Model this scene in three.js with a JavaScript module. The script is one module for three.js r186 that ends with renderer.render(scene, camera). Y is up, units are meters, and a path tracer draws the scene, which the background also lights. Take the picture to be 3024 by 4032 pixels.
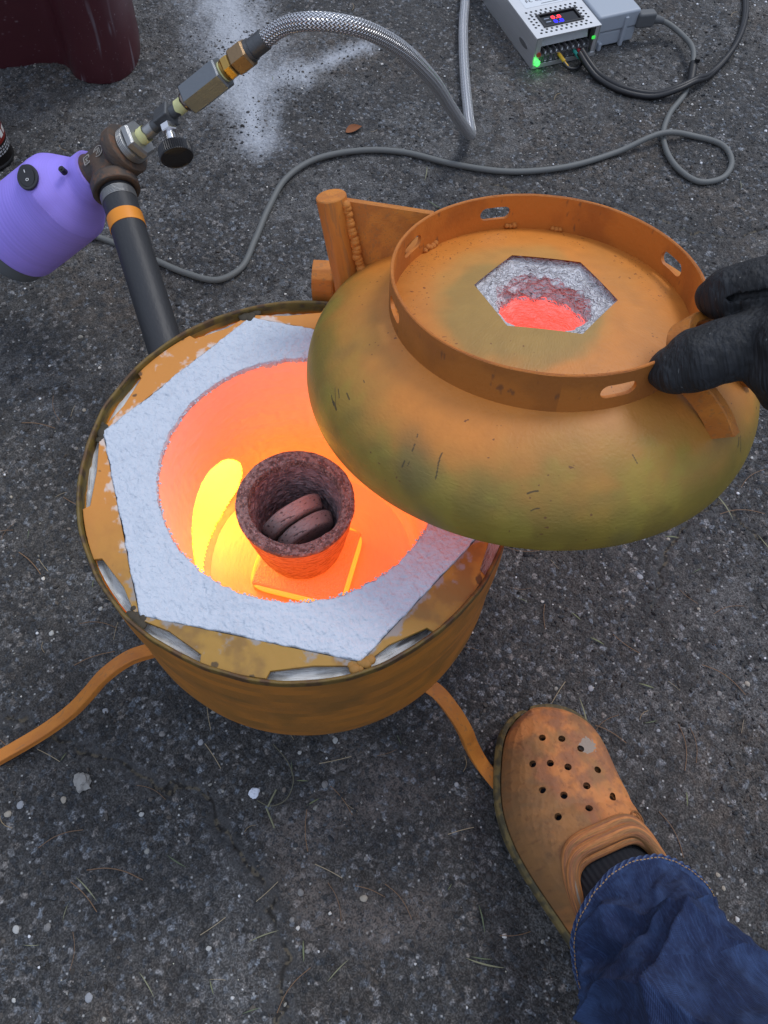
import * as THREE from 'three';
import { mergeGeometries, mergeVertices, toCreasedNormals } from 'three/addons/utils/BufferGeometryUtils.js';
import { RoundedBoxGeometry } from 'three/addons/geometries/RoundedBoxGeometry.js';
import { MarchingCubes } from 'three/addons/objects/MarchingCubes.js';
import { Brush, Evaluator, SUBTRACTION } from 'three-bvh-csg';

const scene = new THREE.Scene();
const V = (x, y, z) => new THREE.Vector3(x, y, z);

// ------------------------------------------------------------------ camera, sky, sun, exposure
const camera = new THREE.PerspectiveCamera(66.0, 768 / 1024, 0.02, 400);
camera.position.set(0, 0.75, 0);
camera.up.set(-0.0523, 0.4565, -0.8882);
camera.lookAt(V(0, 0.75 - 0.8894, -0.4571));

{ // an even overcast dusk sky
  const w = 64, h = 32, d = new Float32Array(w * h * 4);
  for (let j = 0; j < h; j++) {
    const el = ((j + 0.5) / h - 0.5) * Math.PI, s = Math.max(0, Math.sin(el)), L = el < 0 ? 0.3 : (1 + 2 * s) / 3;
    for (let i = 0; i < w; i++) { const k = (j * w + i) * 4; d[k] = 0.60 * L; d[k + 1] = 0.69 * L; d[k + 2] = 0.88 * L; d[k + 3] = 1; }
  }
  const t = new THREE.DataTexture(d, w, h, THREE.RGBAFormat, THREE.FloatType);
  t.mapping = THREE.EquirectangularReflectionMapping; t.magFilter = t.minFilter = THREE.LinearFilter; t.needsUpdate = true;
  scene.background = t; scene.environment = t;
}
const sun = new THREE.DirectionalLight(new THREE.Color(1.0, 0.97, 0.94), 1.0);
sun.position.set(1.6, 3.2, -2.2); sun.target.position.set(0, 0, -0.4);
sun.castShadow = true; sun.shadow.radius = 34; sun.shadow.mapSize.set(2048, 2048);
Object.assign(sun.shadow.camera, { left: -1.5, right: 1.5, top: 1.5, bottom: -1.5, near: 0.5, far: 8 });
scene.add(sun, sun.target);

const renderer = new THREE.WebGLRenderer({ antialias: true });
renderer.setSize(768, 1024);
renderer.toneMapping = THREE.LinearToneMapping;
renderer.toneMappingExposure = 1.35;
renderer.shadowMap.enabled = true;

// ------------------------------------------------------------------ helpers
function rng(seed) { let a = seed >>> 0; return () => { a = (a + 0x6D2B79F5) | 0; let t = Math.imul(a ^ (a >>> 15), 1 | a); t = (t + Math.imul(t ^ (t >>> 7), 61 | t)) ^ t; return ((t ^ (t >>> 14)) >>> 0) / 4294967296; }; }
const hsh = (x, y, z) => { let h = (Math.imul(x, 374761393) + Math.imul(y, 668265263) + Math.imul(z, 2147483647 ^ 0x5bd1e995)) | 0; h = Math.imul(h ^ (h >>> 15), 0x2c1b3c6d); h = Math.imul(h ^ (h >>> 12), 0x297a2d39); return ((h ^ (h >>> 16)) >>> 0) / 4294967296; };
const sm = t => t * t * (3 - 2 * t), lerp = (a, b, t) => a + (b - a) * t, clamp = (x, a = 0, b = 1) => Math.min(b, Math.max(a, x));
const step = (a, b, x) => sm(clamp((x - a) / (b - a)));
function n3(x, y, z) {
  const i = Math.floor(x), j = Math.floor(y), k = Math.floor(z), u = sm(x - i), v = sm(y - j), w = sm(z - k);
  return lerp(lerp(lerp(hsh(i, j, k), hsh(i + 1, j, k), u), lerp(hsh(i, j + 1, k), hsh(i + 1, j + 1, k), u), v),
    lerp(lerp(hsh(i, j, k + 1), hsh(i + 1, j, k + 1), u), lerp(hsh(i, j + 1, k + 1), hsh(i + 1, j + 1, k + 1), u), v), w);
}
function n2(x, y, s = 0) {
  const i = Math.floor(x), j = Math.floor(y), u = sm(x - i), v = sm(y - j);
  return lerp(lerp(hsh(i, j, s), hsh(i + 1, j, s), u), lerp(hsh(i, j + 1, s), hsh(i + 1, j + 1, s), u), v);
}
function fbm2(x, y, s = 0, o = 4) { let a = 0, g = 0.5, t = 0; for (let i = 0; i < o; i++) { a += g * n2(x, y, s + i); t += g; x *= 2.03; y *= 2.03; g *= 0.5; } return a / t; }
function fbm3(x, y, z, o = 4) { let a = 0, g = 0.5, t = 0; for (let i = 0; i < o; i++) { a += g * n3(x, y, z + i * 17); t += g; x *= 2.03; y *= 2.03; z *= 2.03; g *= 0.5; } return a / t; }
const enc = c => { c = clamp(c); return Math.round(255 * (c <= 0.0031308 ? 12.92 * c : 1.055 * Math.pow(c, 1 / 2.4) - 0.055)); };
function tex(w, h, fn, { srgb = true, repeat } = {}) {      // fn(u, v) gives linear rgb (or one grey value)
  const d = new Uint8Array(w * h * 4);
  for (let j = 0; j < h; j++) for (let i = 0; i < w; i++) {
    const c = fn((i + 0.5) / w, (j + 0.5) / h, i, j), k = (j * w + i) * 4;
    if (typeof c === 'number') d[k] = d[k + 1] = d[k + 2] = Math.round(255 * clamp(c));
    else if (srgb) { d[k] = enc(c[0]); d[k + 1] = enc(c[1]); d[k + 2] = enc(c[2]); }
    else { d[k] = 255 * clamp(c[0]); d[k + 1] = 255 * clamp(c[1]); d[k + 2] = 255 * clamp(c[2]); }
    d[k + 3] = 255;
  }
  const t = new THREE.DataTexture(d, w, h, THREE.RGBAFormat);
  t.magFilter = THREE.LinearFilter; t.minFilter = THREE.LinearMipmapLinearFilter; t.generateMipmaps = true;
  t.wrapS = t.wrapT = THREE.RepeatWrapping; if (srgb) t.colorSpace = THREE.SRGBColorSpace;
  if (repeat) t.repeat.set(...repeat);
  t.needsUpdate = true; return t;
}
const mix3 = (a, b, t) => [lerp(a[0], b[0], t), lerp(a[1], b[1], t), lerp(a[2], b[2], t)];
const lin = (r, g, b) => new THREE.Color().setRGB(r, g, b);
const std = (c, roughness = 0.8, o = {}) => new THREE.MeshStandardMaterial({ color: Array.isArray(c) ? lin(...c) : c, roughness, ...o });
const phy = (c, roughness, o = {}) => new THREE.MeshPhysicalMaterial({ color: Array.isArray(c) ? lin(...c) : c, roughness, ...o });

const used = {};
const numbered = n => { used[n] = (used[n] ?? -1) + 1; return used[n] ? `${n}_${String(used[n]).padStart(3, '0')}` : n; };
function group(name, label, category, [x, y, z], grp) {
  const g = new THREE.Group(); g.name = numbered(name); g.position.set(x, y, z); g.userData = { label, category };
  if (grp) g.userData.group = grp; scene.add(g); return g;
}
function mesh(name, geo, m, parent) { const o = new THREE.Mesh(geo, m); o.name = name; o.castShadow = o.receiveShadow = true; parent.add(o); return o; }
// a part whose geometry is written in world metres, under a thing that is only shifted, never turned
function part(name, geo, m, parent) {
  let p = parent, s = V(0, 0, 0); while (p && p !== scene) { s.add(p.position); p = p.parent; }
  geo.translate(-s.x, -s.y, -s.z); return mesh(name, geo, m, parent);
}
function sub(name, geo, m, parentMesh) { return part(name, geo, m, parentMesh); }
function thing(name, geo, m, label, category, grp) { const o = mesh(numbered(name), geo, m, scene); o.userData = { label, category }; if (grp) o.userData.group = grp; return o; }
const merge = l => mergeGeometries(l.map(g => { const c = g.index ? g.toNonIndexed() : g; for (const k of Object.keys(c.attributes)) if (!['position', 'normal', 'uv'].includes(k)) c.deleteAttribute(k); return c; }));

function basis(dir) { const y = dir.clone().normalize(), x = (Math.abs(y.y) < 0.9 ? V(0, 1, 0) : V(1, 0, 0)).cross(y).normalize(), z = x.clone().cross(y); return new THREE.Matrix4().makeBasis(x, y, z); }
const along = (geo, a, dir) => geo.applyMatrix4(basis(dir)).translate(a.x, a.y, a.z);   // local +y becomes dir, origin goes to a
const cyl = (a, b, r1, r2 = r1, seg = 32) => { const L = a.distanceTo(b); return along(new THREE.CylinderGeometry(r2, r1, L, seg).translate(0, L / 2, 0), a, b.clone().sub(a)); };
const lathe = (pts, seg = 64) => new THREE.LatheGeometry(pts.map(p => new THREE.Vector2(p[0], p[1])), seg);
const crease = (g, a = 0.6) => toCreasedNormals(g, a);
// a surface over (u, v): fn(u, v) -> Vector3; nu x nv quads
function surf(nu, nv, fn, keep, closeU = false) {
  const p = [], uv = [], ix = [];
  for (let j = 0; j <= nv; j++) for (let i = 0; i <= nu; i++) { const q = fn(i / nu, j / nv); p.push(q.x, q.y, q.z); uv.push(i / nu, j / nv); }
  for (let j = 0; j < nv; j++) for (let i = 0; i < nu; i++) {
    const a = j * (nu + 1) + i, b = a + 1, c = a + nu + 1, d = c + 1;
    if (keep && !keep((i + 0.5) / nu, (j + 0.5) / nv)) continue;
    ix.push(a, b, d, a, d, c);
  }
  const g = new THREE.BufferGeometry();
  g.setAttribute('position', new THREE.Float32BufferAttribute(p, 3)); g.setAttribute('uv', new THREE.Float32BufferAttribute(uv, 2)); g.setIndex(ix);
  g.computeVertexNormals();
  if (closeU) { const n = g.attributes.normal; for (let j = 0; j <= nv; j++) { const a = j * (nu + 1), b = a + nu, x = n.getX(a) + n.getX(b), y = n.getY(a) + n.getY(b), z = n.getZ(a) + n.getZ(b), l = Math.hypot(x, y, z) || 1; n.setXYZ(a, x / l, y / l, z / l); n.setXYZ(b, x / l, y / l, z / l); } }
  return g;
}
const curve = pts => new THREE.CatmullRomCurve3(pts.map(p => V(...p)), false, 'centripetal');
const tube = (pts, r, n = 120, m = 12) => new THREE.TubeGeometry(curve(pts), n, r, m);
// flat bar swept along points; side(t) gives the direction of its width
function bar(pts, w, t, side, n = 48) {
  const c = curve(pts), prof = [[-1, -1], [-0.9, -1], [0.9, -1], [1, -0.8], [1, 0.8], [0.9, 1], [-0.9, 1], [-1, 0.8], [-1, -0.8]].map(q => [q[0] * w / 2, q[1] * t / 2]);
  const ring = s => { const o = c.getPoint(s), d = c.getTangent(s), sd = side(s).clone(); sd.addScaledVector(d, -sd.dot(d)).normalize(); return [o, sd, d.clone().cross(sd).normalize()]; };
  const body = surf(prof.length - 1, n, (u, v) => { const [o, a, b] = ring(v), q = prof[Math.round(u * (prof.length - 1))]; return o.clone().addScaledVector(a, q[0]).addScaledVector(b, q[1]); });
  const caps = [0, 1].map(v => { const [o, a, b] = ring(v); return surf(1, 1, (x, y) => o.clone().addScaledVector(a, (x - 0.5) * w).addScaledVector(b, (y - 0.5) * t)); });
  return crease(merge([body, ...caps]), 0.5);
}
function hexNut(a, dir, r, L, ch = 0.12) { // hexagonal body with chamfered ends
  const c = r * ch; return along(crease(new THREE.LatheGeometry([[0, 0], [r - c, 0], [r, c], [r, L - c], [r - c, L], [0, L]].map(p => new THREE.Vector2(...p)), 6), 0.3), a, dir);
}

// ------------------------------------------------------------------ ground
const crackLines = [
  [[-0.34, -0.15], [-0.237, -0.118], [-0.193, -0.097], [-0.164, -0.093], [-0.139, -0.086], [-0.128, -0.059], [-0.103, -0.037], [-0.082, -0.018], [-0.076, 0.006], [-0.063, 0.03], [-0.063, 0.049], [-0.062, 0.14]],
  [[0.12, -0.9], [0.197, -0.883], [0.272, -0.87], [0.345, -0.85], [0.391, -0.827], [0.44, -0.822], [0.492, -0.843], [0.62, -0.83]],
  [[0.5, -0.34], [0.408, -0.369], [0.367, -0.416], [0.335, -0.403], [0.305, -0.363], [0.28, -0.29]],
];
const segD = (x, z, a, b) => { const dx = b[0] - a[0], dz = b[1] - a[1], t = clamp(((x - a[0]) * dx + (z - a[1]) * dz) / (dx * dx + dz * dz)); return Math.hypot(x - a[0] - t * dx, z - a[1] - t * dz); };
function crackD(x, z) {
  let m = 1; const wx = x + (n2(x * 90, z * 90, 5) - 0.5) * 0.012, wz = z + (n2(x * 90, z * 90, 6) - 0.5) * 0.012;
  for (const l of crackLines) for (let i = 1; i < l.length; i++) m = Math.min(m, segD(wx, wz, l[i - 1], l[i]));
  return m;
}
const GX0 = -0.9, GZ0 = -1.62, GS = 1.8;                        // the patch that one copy of the texture covers
function groundH(x, z) {
  if (x < GX0 || x > GX0 + GS || z < GZ0 || z > GZ0 + GS) return 0;
  const e = Math.min(x - GX0, GX0 + GS - x, z - GZ0, GZ0 + GS - z), k = clamp(e / 0.05);
  const c = crackD(x, z), w = 0.0022 + 0.0035 * n2(x * 40, z * 40, 9);
  return k * ((fbm2(x * 9, z * 9, 3, 3) - 0.5) * 0.006 + (n2(x * 140, z * 140, 4) - 0.5) * 0.0022 - 0.0035 * (1 - step(w * 0.3, w * 0.8, c)));
}
const spray = [[-0.30, -1.36, 0.06], [-0.29, -1.285, 0.075], [-0.255, -1.17, 0.07], [-0.228, -1.062, 0.05], [-0.207, -0.96, 0.025]], spray2 = [[-0.21, -1.09, 0.045], [-0.163, -1.110, 0.030], [-0.07, -1.182, 0.014]];
const dust = [[-0.019, -0.136], [0.031, -0.104], [-0.071, -0.064], [-0.056, -0.025], [-0.032, 0.0], [0.013, 0.008], [0.05, -0.004]];
function strokes(list, x, z) { let m = -9; for (let i = 1; i < list.length; i++) { const a = list[i - 1], b = list[i], d = segD(x, z, a, b), r = (a[2] + b[2]) / 2; m = Math.max(m, 1 - d / r); } return m; }
const N = 2048, bumpG = new Float32Array(N * N);
const groundColor = tex(N, N, (u, v, i, j) => {
  const x = GX0 + u * GS, z = GZ0 + GS - v * GS, cs = 0.0046;
  // aggregate: nearest and second nearest jittered cell centre
  const gx = x / cs, gz = z / cs, ci = Math.floor(gx), cj = Math.floor(gz); let d1 = 9, d2 = 9, id = 0, id2 = 0;
  for (let a = -1; a <= 1; a++) for (let b = -1; b <= 1; b++) {
    const p = ci + a, q = cj + b, dx = p + hsh(p, q, 1) - gx, dz = q + hsh(p, q, 2) - gz, sc = 0.7 + 0.9 * hsh(p, q, 3), d = Math.sqrt(dx * dx + dz * dz) * sc;
    if (d < d1) { d2 = d1; d1 = d; id = hsh(p, q, 4); id2 = hsh(p, q, 6); } else if (d < d2) d2 = d;
  }
  const stone = step(0.02, 0.22, d2 - d1), worn = fbm2(x * 6, z * 6, 21), grit = hsh(i, j, 77);
  const seen = clamp(stone * step(0.40, 0.60, 0.65 * id2 + 0.5 * fbm2(x * 22, z * 22, 22, 2)));
  let c = mix3([0.025, 0.0252, 0.0258], [0.082, 0.078, 0.074], fbm2(x * 70, z * 70, 11));
  const tone = 0.032 + 0.16 * Math.pow(id, 2.6), warm = hsh(Math.floor(id * 9999), 3, 3);
  c = mix3(c, [tone * lerp(0.88, 1.10, warm), tone, tone * lerp(1.16, 0.92, warm)], seen);
  c = mix3(c, [0.120, 0.094, 0.072], 0.38 * step(0.5, 0.72, worn) * step(0.3, 0.7, fbm2(x * 120, z * 120, 31)));    // brown dirt in the hollows
  c = mix3(c, [0.150, 0.148, 0.146], 0.42 * step(0.46, 0.68, fbm2(x * 8 + 3, z * 8, 40, 3)) * step(0.35, 0.65, fbm2(x * 60, z * 60, 41)));     // pale dust trodden into patches
  const k = 0.40 + 1.3 * grit * grit + 0.5 * hsh(i >> 1, j >> 1, 78) * grit; c = [c[0] * k, c[1] * k, c[2] * k];
  if (hsh(i >> 1, j >> 1, 91) > 0.9955) c = mix3(c, [0.44, 0.44, 0.43], 0.8);                                          // pale sand grains
  let dd = 1; for (let q = 1; q < dust.length; q++) dd = Math.min(dd, segD(x, z, dust[q - 1], dust[q]));
  c = mix3(c, [0.20, 0.165, 0.145], 0.6 * step(0.034, 0.0, dd + 0.02 * (fbm2(x * 60, z * 60, 51) - 0.5)) * step(0.35, 0.8, hsh(i, j, 52) * 0.6 + 0.5 * fbm2(x * 300, z * 300, 53, 2)));
  const sp = Math.max(strokes(spray, x, z), 0.8 * strokes(spray2, x, z)), gr = fbm2(x * 55, z * 22, 61) * 0.75 + 0.5 * n2(x * 500, z * 500, 62);
  if (sp > -0.6) c = mix3(c, [0.50, 0.53, 0.58], 0.78 * step(0.2, 1.45, sp * 0.85 + gr * 0.8));
  const cr = crackD(x, z);
  if (cr < 0.016) { c = mix3(c, [0.062, 0.062, 0.063], 0.55 * step(0.014, 0.003, cr)); c = mix3(c, n2(x * 400, z * 400, 71) > 0.55 ? [0.12, 0.10, 0.07] : [0.02, 0.018, 0.016], 0.9 * step(0.0030, 0.0008, cr) * step(0.18, 0.4, n2(x * 60, z * 60, 72))); }
  bumpG[j * N + i] = clamp(0.35 + 0.4 * seen * (1 - d1) + 0.3 * (grit - 0.5) + 0.25 * (fbm2(x * 200, z * 200, 81, 2) - 0.5));
  return c;
});
const groundBump = tex(N, N, (u, v, i, j) => bumpG[j * N + i], { srgb: false });
{
  // one sheet: fine in the middle, coarse out to the horizon
  const axis = (a, s, n) => { const o = [-120, -40, -12, -5, -2.6]; for (let i = 0; i <= n; i++) o.push(a + s * i / n); o.push(a + s + 0.9, a + s + 4, a + s + 12, a + s + 40, a + s + 120); return o; };
  const xs = axis(GX0, GS, 520), zs = axis(GZ0, GS, 520), p = [], uv = [], ix = [];
  zs[0] = -120; zs[3] = -6; zs[4] = -2.8;
  for (const z of zs) for (const x of xs) { p.push(x, groundH(x, z), z); uv.push((x - GX0) / GS, (GZ0 + GS - z) / GS); }
  const w = xs.length;
  for (let j = 0; j < zs.length - 1; j++) for (let i = 0; i < w - 1; i++) { const a = j * w + i; ix.push(a, a + w, a + 1, a + 1, a + w, a + w + 1); }
  const g = new THREE.BufferGeometry(); g.setAttribute('position', new THREE.Float32BufferAttribute(p, 3)); g.setAttribute('uv', new THREE.Float32BufferAttribute(uv, 2)); g.setIndex(ix); g.computeVertexNormals();
  const o = mesh('asphalt_ground', g, std(0xffffff, 0.9, { map: groundColor, bumpMap: groundBump, bumpScale: 0.003 }), scene);
  o.userData = { kind: 'structure', label: 'worn dark grey asphalt with exposed stones and cracks' };
}
{ // stones standing proud of the binder
  const r = rng(7), g = new THREE.IcosahedronGeometry(1, 1), q = g.attributes.position;
  for (let i = 0; i < q.count; i++) { const k = 0.75 + 0.4 * n3(q.getX(i) * 1.7 + 4, q.getY(i) * 1.7 + 4, q.getZ(i) * 1.7 + 4); q.setXYZ(i, q.getX(i) * k, q.getY(i) * k, q.getZ(i) * k); }
  g.computeVertexNormals();
  const n = 36000, o = new THREE.InstancedMesh(g, std(0xffffff, 0.75), n), m = new THREE.Matrix4(), qt = new THREE.Quaternion(), e = new THREE.Euler();
  for (let i = 0; i < n; i++) {
    let x, z; do { x = -0.72 + 1.4 * r(); z = -1.5 + 1.66 * Math.pow(r(), 0.75); } while (fbm2(x * 14, z * 14, 15, 2) < 0.3 + 0.25 * r());
    const s = (0.0008 + 0.0026 * r() * r() * r()); e.set(r() * 6, r() * 6, r() * 6);
    m.compose(V(x, groundH(x, z) - s * 0.1, z), qt.setFromEuler(e), V(s * (1 + 0.5 * r()), s * 0.7, s * (1 + 0.3 * r()))); o.setMatrixAt(i, m);
    const t = 0.034 + 0.17 * r() * r() * r(), w = 0.88 + 0.3 * r(); o.setColorAt(i, r() > 0.988 ? lin(0.3, 0.29, 0.26) : lin(t * w, t, t * (2 - w) * 1.02));
  }
  o.name = 'asphalt_aggregate'; o.castShadow = o.receiveShadow = true; o.userData = { kind: 'stuff', label: 'small dark stones bedded in the asphalt surface', category: 'gravel' }; scene.add(o);
}

// ------------------------------------------------------------------ shared finishes
const FX = -0.062, FZ = -0.281;                                  // furnace axis
const ORANGE = [0.62, 0.215, 0.030], MUSTARD = [0.36, 0.19, 0.028], OLIVE = [0.115, 0.088, 0.018], SOOT = [0.030, 0.024, 0.016];
const paintBump = tex(512, 512, (u, v) => 0.5 + 0.35 * (fbm2(u * 64, v * 64, 301, 3) - 0.5) + 0.25 * (fbm2(u * 9, v * 9, 304, 2) - 0.5), { srgb: false });
const paintBumpRound = paintBump.clone(); paintBumpRound.repeat.set(7, 1.4); paintBumpRound.needsUpdate = true;
const orangeTex = tex(512, 512, (u, v) => { const a = fbm2(u * 6, v * 6, 311), b = fbm2(u * 40, v * 40, 315, 3); let c = mix3(ORANGE, [0.50, 0.165, 0.026], step(0.35, 0.7, a)); c = mix3(c, [0.33, 0.15, 0.05], 0.5 * step(0.62, 0.75, b)); return c; });
const orangePaint = std(0xffffff, 0.62, { map: orangeTex, bumpMap: paintBump, bumpScale: 0.0006 });

// ------------------------------------------------------------------ furnace body
const furnace = group('metal_melting_furnace', 'squat round orange steel furnace with glowing white-lined chamber on three bent legs', 'furnace', [FX, 0, FZ]);
const RIM = 0.265, RO = 0.155, RB = 0.0995, FLOOR = 0.097;
const at = (r, a, y) => V(FX + r * Math.cos(a), y, FZ + r * Math.sin(a));
{
  // shell: outer face, rolled rim, inner face
  const prof = [];
  for (let i = 0; i <= 14; i++) { const a = i / 14 * Math.PI / 2; prof.push([0.075 + 0.0795 * Math.sin(a), 0.108 - 0.05 * Math.cos(a)]); }
  for (let i = 1; i <= 16; i++) prof.push([RO + 0.0006 * Math.sin(i * 0.7), 0.108 + (RIM - 0.003 - 0.108) * i / 16]);
  prof.push([RO - 0.0006, RIM - 0.0006], [RO - 0.0016, RIM], [RO - 0.0028, RIM - 0.0008]);
  for (let i = 0; i <= 6; i++) prof.push([RO - 0.0036, RIM - 0.003 - 0.03 * i / 6]);
  const nP = prof.length - 1;
  const g = surf(220, nP, (u, v) => { const q = prof[Math.round(v * nP)], a = u * 2 * Math.PI, k = q[1] > 0.2 ? (fbm2(Math.cos(a) * 3 + 5, Math.sin(a) * 3 + 5, 330, 3) - 0.5) * 0.004 * step(0.2, 0.26, q[1]) : 0; return at(q[0] + k, a, q[1] + (q[1] > 0.255 ? (n2(u * 90, 1, 331) - 0.5) * 0.0008 : 0)); }, null, true);
  const col = tex(1024, 512, (u, v) => {
    const a = u * 2 * Math.PI, y = prof[Math.min(nP, Math.round(v * nP))][1], inn = v * nP > 33, cx = Math.cos(a) * 4 + 9, cz = Math.sin(a) * 4 + 9;
    const streak = fbm3(cx * 1.2, y * 190, cz * 1.2, 4), bl = fbm3(cx, y * 30, cz, 3);
    let c = mix3([0.50, 0.185, 0.022], [0.37, 0.15, 0.022], step(0.35, 0.65, streak));
    c = mix3(c, [0.24, 0.115, 0.02], 0.65 * step(0.52, 0.7, bl));
    if (inn) c = mix3(MUSTARD, OLIVE, step(0.35, 0.6, bl));
    const burnt = step(0.45, 0.62, fbm3(cx * 1.1, y * 60, cz * 1.1, 3) + 0.95 * step(RIM - 0.022, RIM, y) - 0.62);      // scorched paint round the rim
    c = mix3(c, mix3(OLIVE, SOOT, step(0.4, 0.7, fbm3(cx * 6, y * 200, cz * 6, 3))), 0.85 * burnt);
    return c;
  });
  part('shell', g, std(0xffffff, 0.58, { map: col, bumpMap: paintBumpRound, bumpScale: 0.0008 }), furnace);
  part('bottom_plate', lathe([[0, 0.056], [0.0755, 0.0578], [0.076, 0.06], [0, 0.062]], 64).translate(FX, 0, FZ), orangePaint, furnace);
}
const HEX0 = 9.2 * Math.PI / 180, HEXR = 0.147;
const hexR = (a, R) => { const m = ((a - HEX0) % (Math.PI / 3) + Math.PI / 3) % (Math.PI / 3); return R * Math.cos(Math.PI / 6) / Math.cos(m - Math.PI / 6); };
// burner tunnel: straight hole that meets the chamber wall on a slant
const Q = V(-0.1477, 0.135, -0.3124), TW = V(-0.3832, 0.186, -0.9047), TEE = Q.clone().addScaledVector(TW, 0.376);
const TR = 0.0325;
const tunnelD = p => { const d = p.clone().sub(Q), t = d.dot(TW); return [d.addScaledVector(TW, -t).length(), t]; };
const boreR = y => RB - 0.004 * step(0.2, 0.1, y);
const hotLiner = std([0.68, 0.54, 0.45], 0.95, { emissive: lin(0.46, 0.036, 0.002), bumpMap: tex(512, 512, (u, v) => fbm2(u * 60, v * 40, 340, 4), { srgb: false }), bumpScale: 0.0006 });
{
  const whiteBump = tex(1024, 1024, (u, v) => { const x = u - 0.5, y = v - 0.5, r = Math.hypot(x, y), a = Math.atan2(y, x); return 0.5 + 0.8 * (fbm2(u * 150, v * 150, 350, 3) - 0.5) + 0.22 * (fbm2(a * 14, r * 200, 353, 3) - 0.5); }, { srgb: false });
  const whiteCol = tex(512, 512, (u, v) => mix3([0.545, 0.595, 0.67], [0.50, 0.55, 0.625], step(0.45, 0.75, 0.6 * fbm2(u * 90, v * 90, 356, 3) + 0.4 * fbm2(u * 8, v * 8, 359))));
  const wm = std(0xffffff, 0.93, { map: whiteCol, bumpMap: whiteBump, bumpScale: 0.0016 });
  const top = RIM - 0.0032;
  // white coating: hexagon outside, round and fuzzy at the chamber mouth
  const g = surf(480, 40, (u, v) => {
    const a = u * 2 * Math.PI, ro = hexR(a, HEXR) + 0.0022 * (fbm2(u * 130, 2, 361, 4) - 0.5), s = v < 0.12 ? v / 0.12 : (v - 0.12) / 0.88;
    if (v < 0.12) return at(ro, a, lerp(top - 0.008, top - 0.0007, s));
    const ri = RB + 0.0011 * (fbm2(u * 160, 3, 362, 3) - 0.5) * 2, r = lerp(ro, ri, s), lip = step(0.88, 1, s);
    const p = at(r, a, 0), h = (fbm2(p.x * 260, p.z * 260, 363, 3) - 0.5) * 0.0016 + (fbm2(p.x * 40, p.z * 40, 366, 2) - 0.5) * 0.002;
    if (s > 0.93) { const k = (s - 0.93) / 0.07; return at(ri + 0.0012 * k, a, top + h * (1 - k) - 0.002 - 0.009 * k); }
    return at(lerp(ro, ri, Math.min(1, s / 0.93)), a, top + h - 0.002 * lip * lip);
  }, null, true);
  const uv = g.attributes.uv, ps = g.attributes.position; for (let i = 0; i < uv.count; i++) uv.setXY(i, (ps.getX(i) - FX) / 0.32 + 0.5, (ps.getZ(i) - FZ) / 0.32 + 0.5);
  part('refractory_rim', g, wm, furnace);
  const fz = [], rr = rng(12);
  for (let i = 0; i < 700; i++) { const a = rr() * 6.2832, s = 0.0003 + 0.0007 * rr(); fz.push(new THREE.IcosahedronGeometry(s, 0).scale(1, 0.8, 1).translate(...at(RB + 0.0018 - 0.003 * rr(), a, top - 0.0035 + 0.0028 * rr()).toArray())); }
  const fo = part('refractory_fuzz', merge(fz), std([0.54, 0.60, 0.69], 0.95), furnace); fo.userData.kind = 'stuff';
  // fibre packing seen through the slots beside the plates
  const wool = surf(240, 12, (u, v) => { const a = u * 2 * Math.PI, r = lerp(0.118, RO - 0.0038, v); return at(r, a, 0.2535 + 0.005 * (fbm2(Math.cos(a) * r * 300, Math.sin(a) * r * 300, 371, 3) - 0.4)); }, null, true);
  part('fibre_packing', wool, std(0xffffff, 0.95, { map: tex(512, 256, (u, v) => mix3(mix3([0.70, 0.71, 0.70], [0.50, 0.49, 0.46], step(0.4, 0.7, fbm2(u * 60, v * 10, 374))), [0.06, 0.05, 0.045], 0.85 * step(0.70, 0.80, fbm2(u * 34, v * 5, 378, 3)))), bumpMap: paintBump, bumpScale: 0.002 }), furnace);
  // chamber wall with the burner hole left open
  const wall = surf(420, 150, (u, v) => { const a = u * 2 * Math.PI, y = lerp(top - 0.004, FLOOR - 0.002, v), p = at(1, a, y); return at(boreR(y) + 0.0008 * (fbm3(p.x * 22, y * 90, p.z * 22, 3) - 0.5) - 0.006 * Math.pow(step(0.9, 1, v), 2), a, y); },
    (u, v) => { const a = u * 2 * Math.PI, y = lerp(top - 0.004, FLOOR - 0.002, v), p = at(boreR(y), a, y), [d] = tunnelD(p); return !(d < TR + 0.0026 * (fbm2(u * 160, v * 26, 381, 3) - 0.5) && Math.cos(a) < 0.3 && p.x < FX); }, true);
  part('chamber_wall', wall, hotLiner, furnace);
  const fl = surf(96, 20, (u, v) => { const a = u * 2 * Math.PI, r = v * 0.098, p = at(r, a, 0); return at(r, a, FLOOR + 0.0012 * (fbm2(p.x * 90, p.z * 90, 385, 3) - 0.5)); }, null, true);
  part('chamber_floor', fl, hotLiner, furnace);
}
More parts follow.
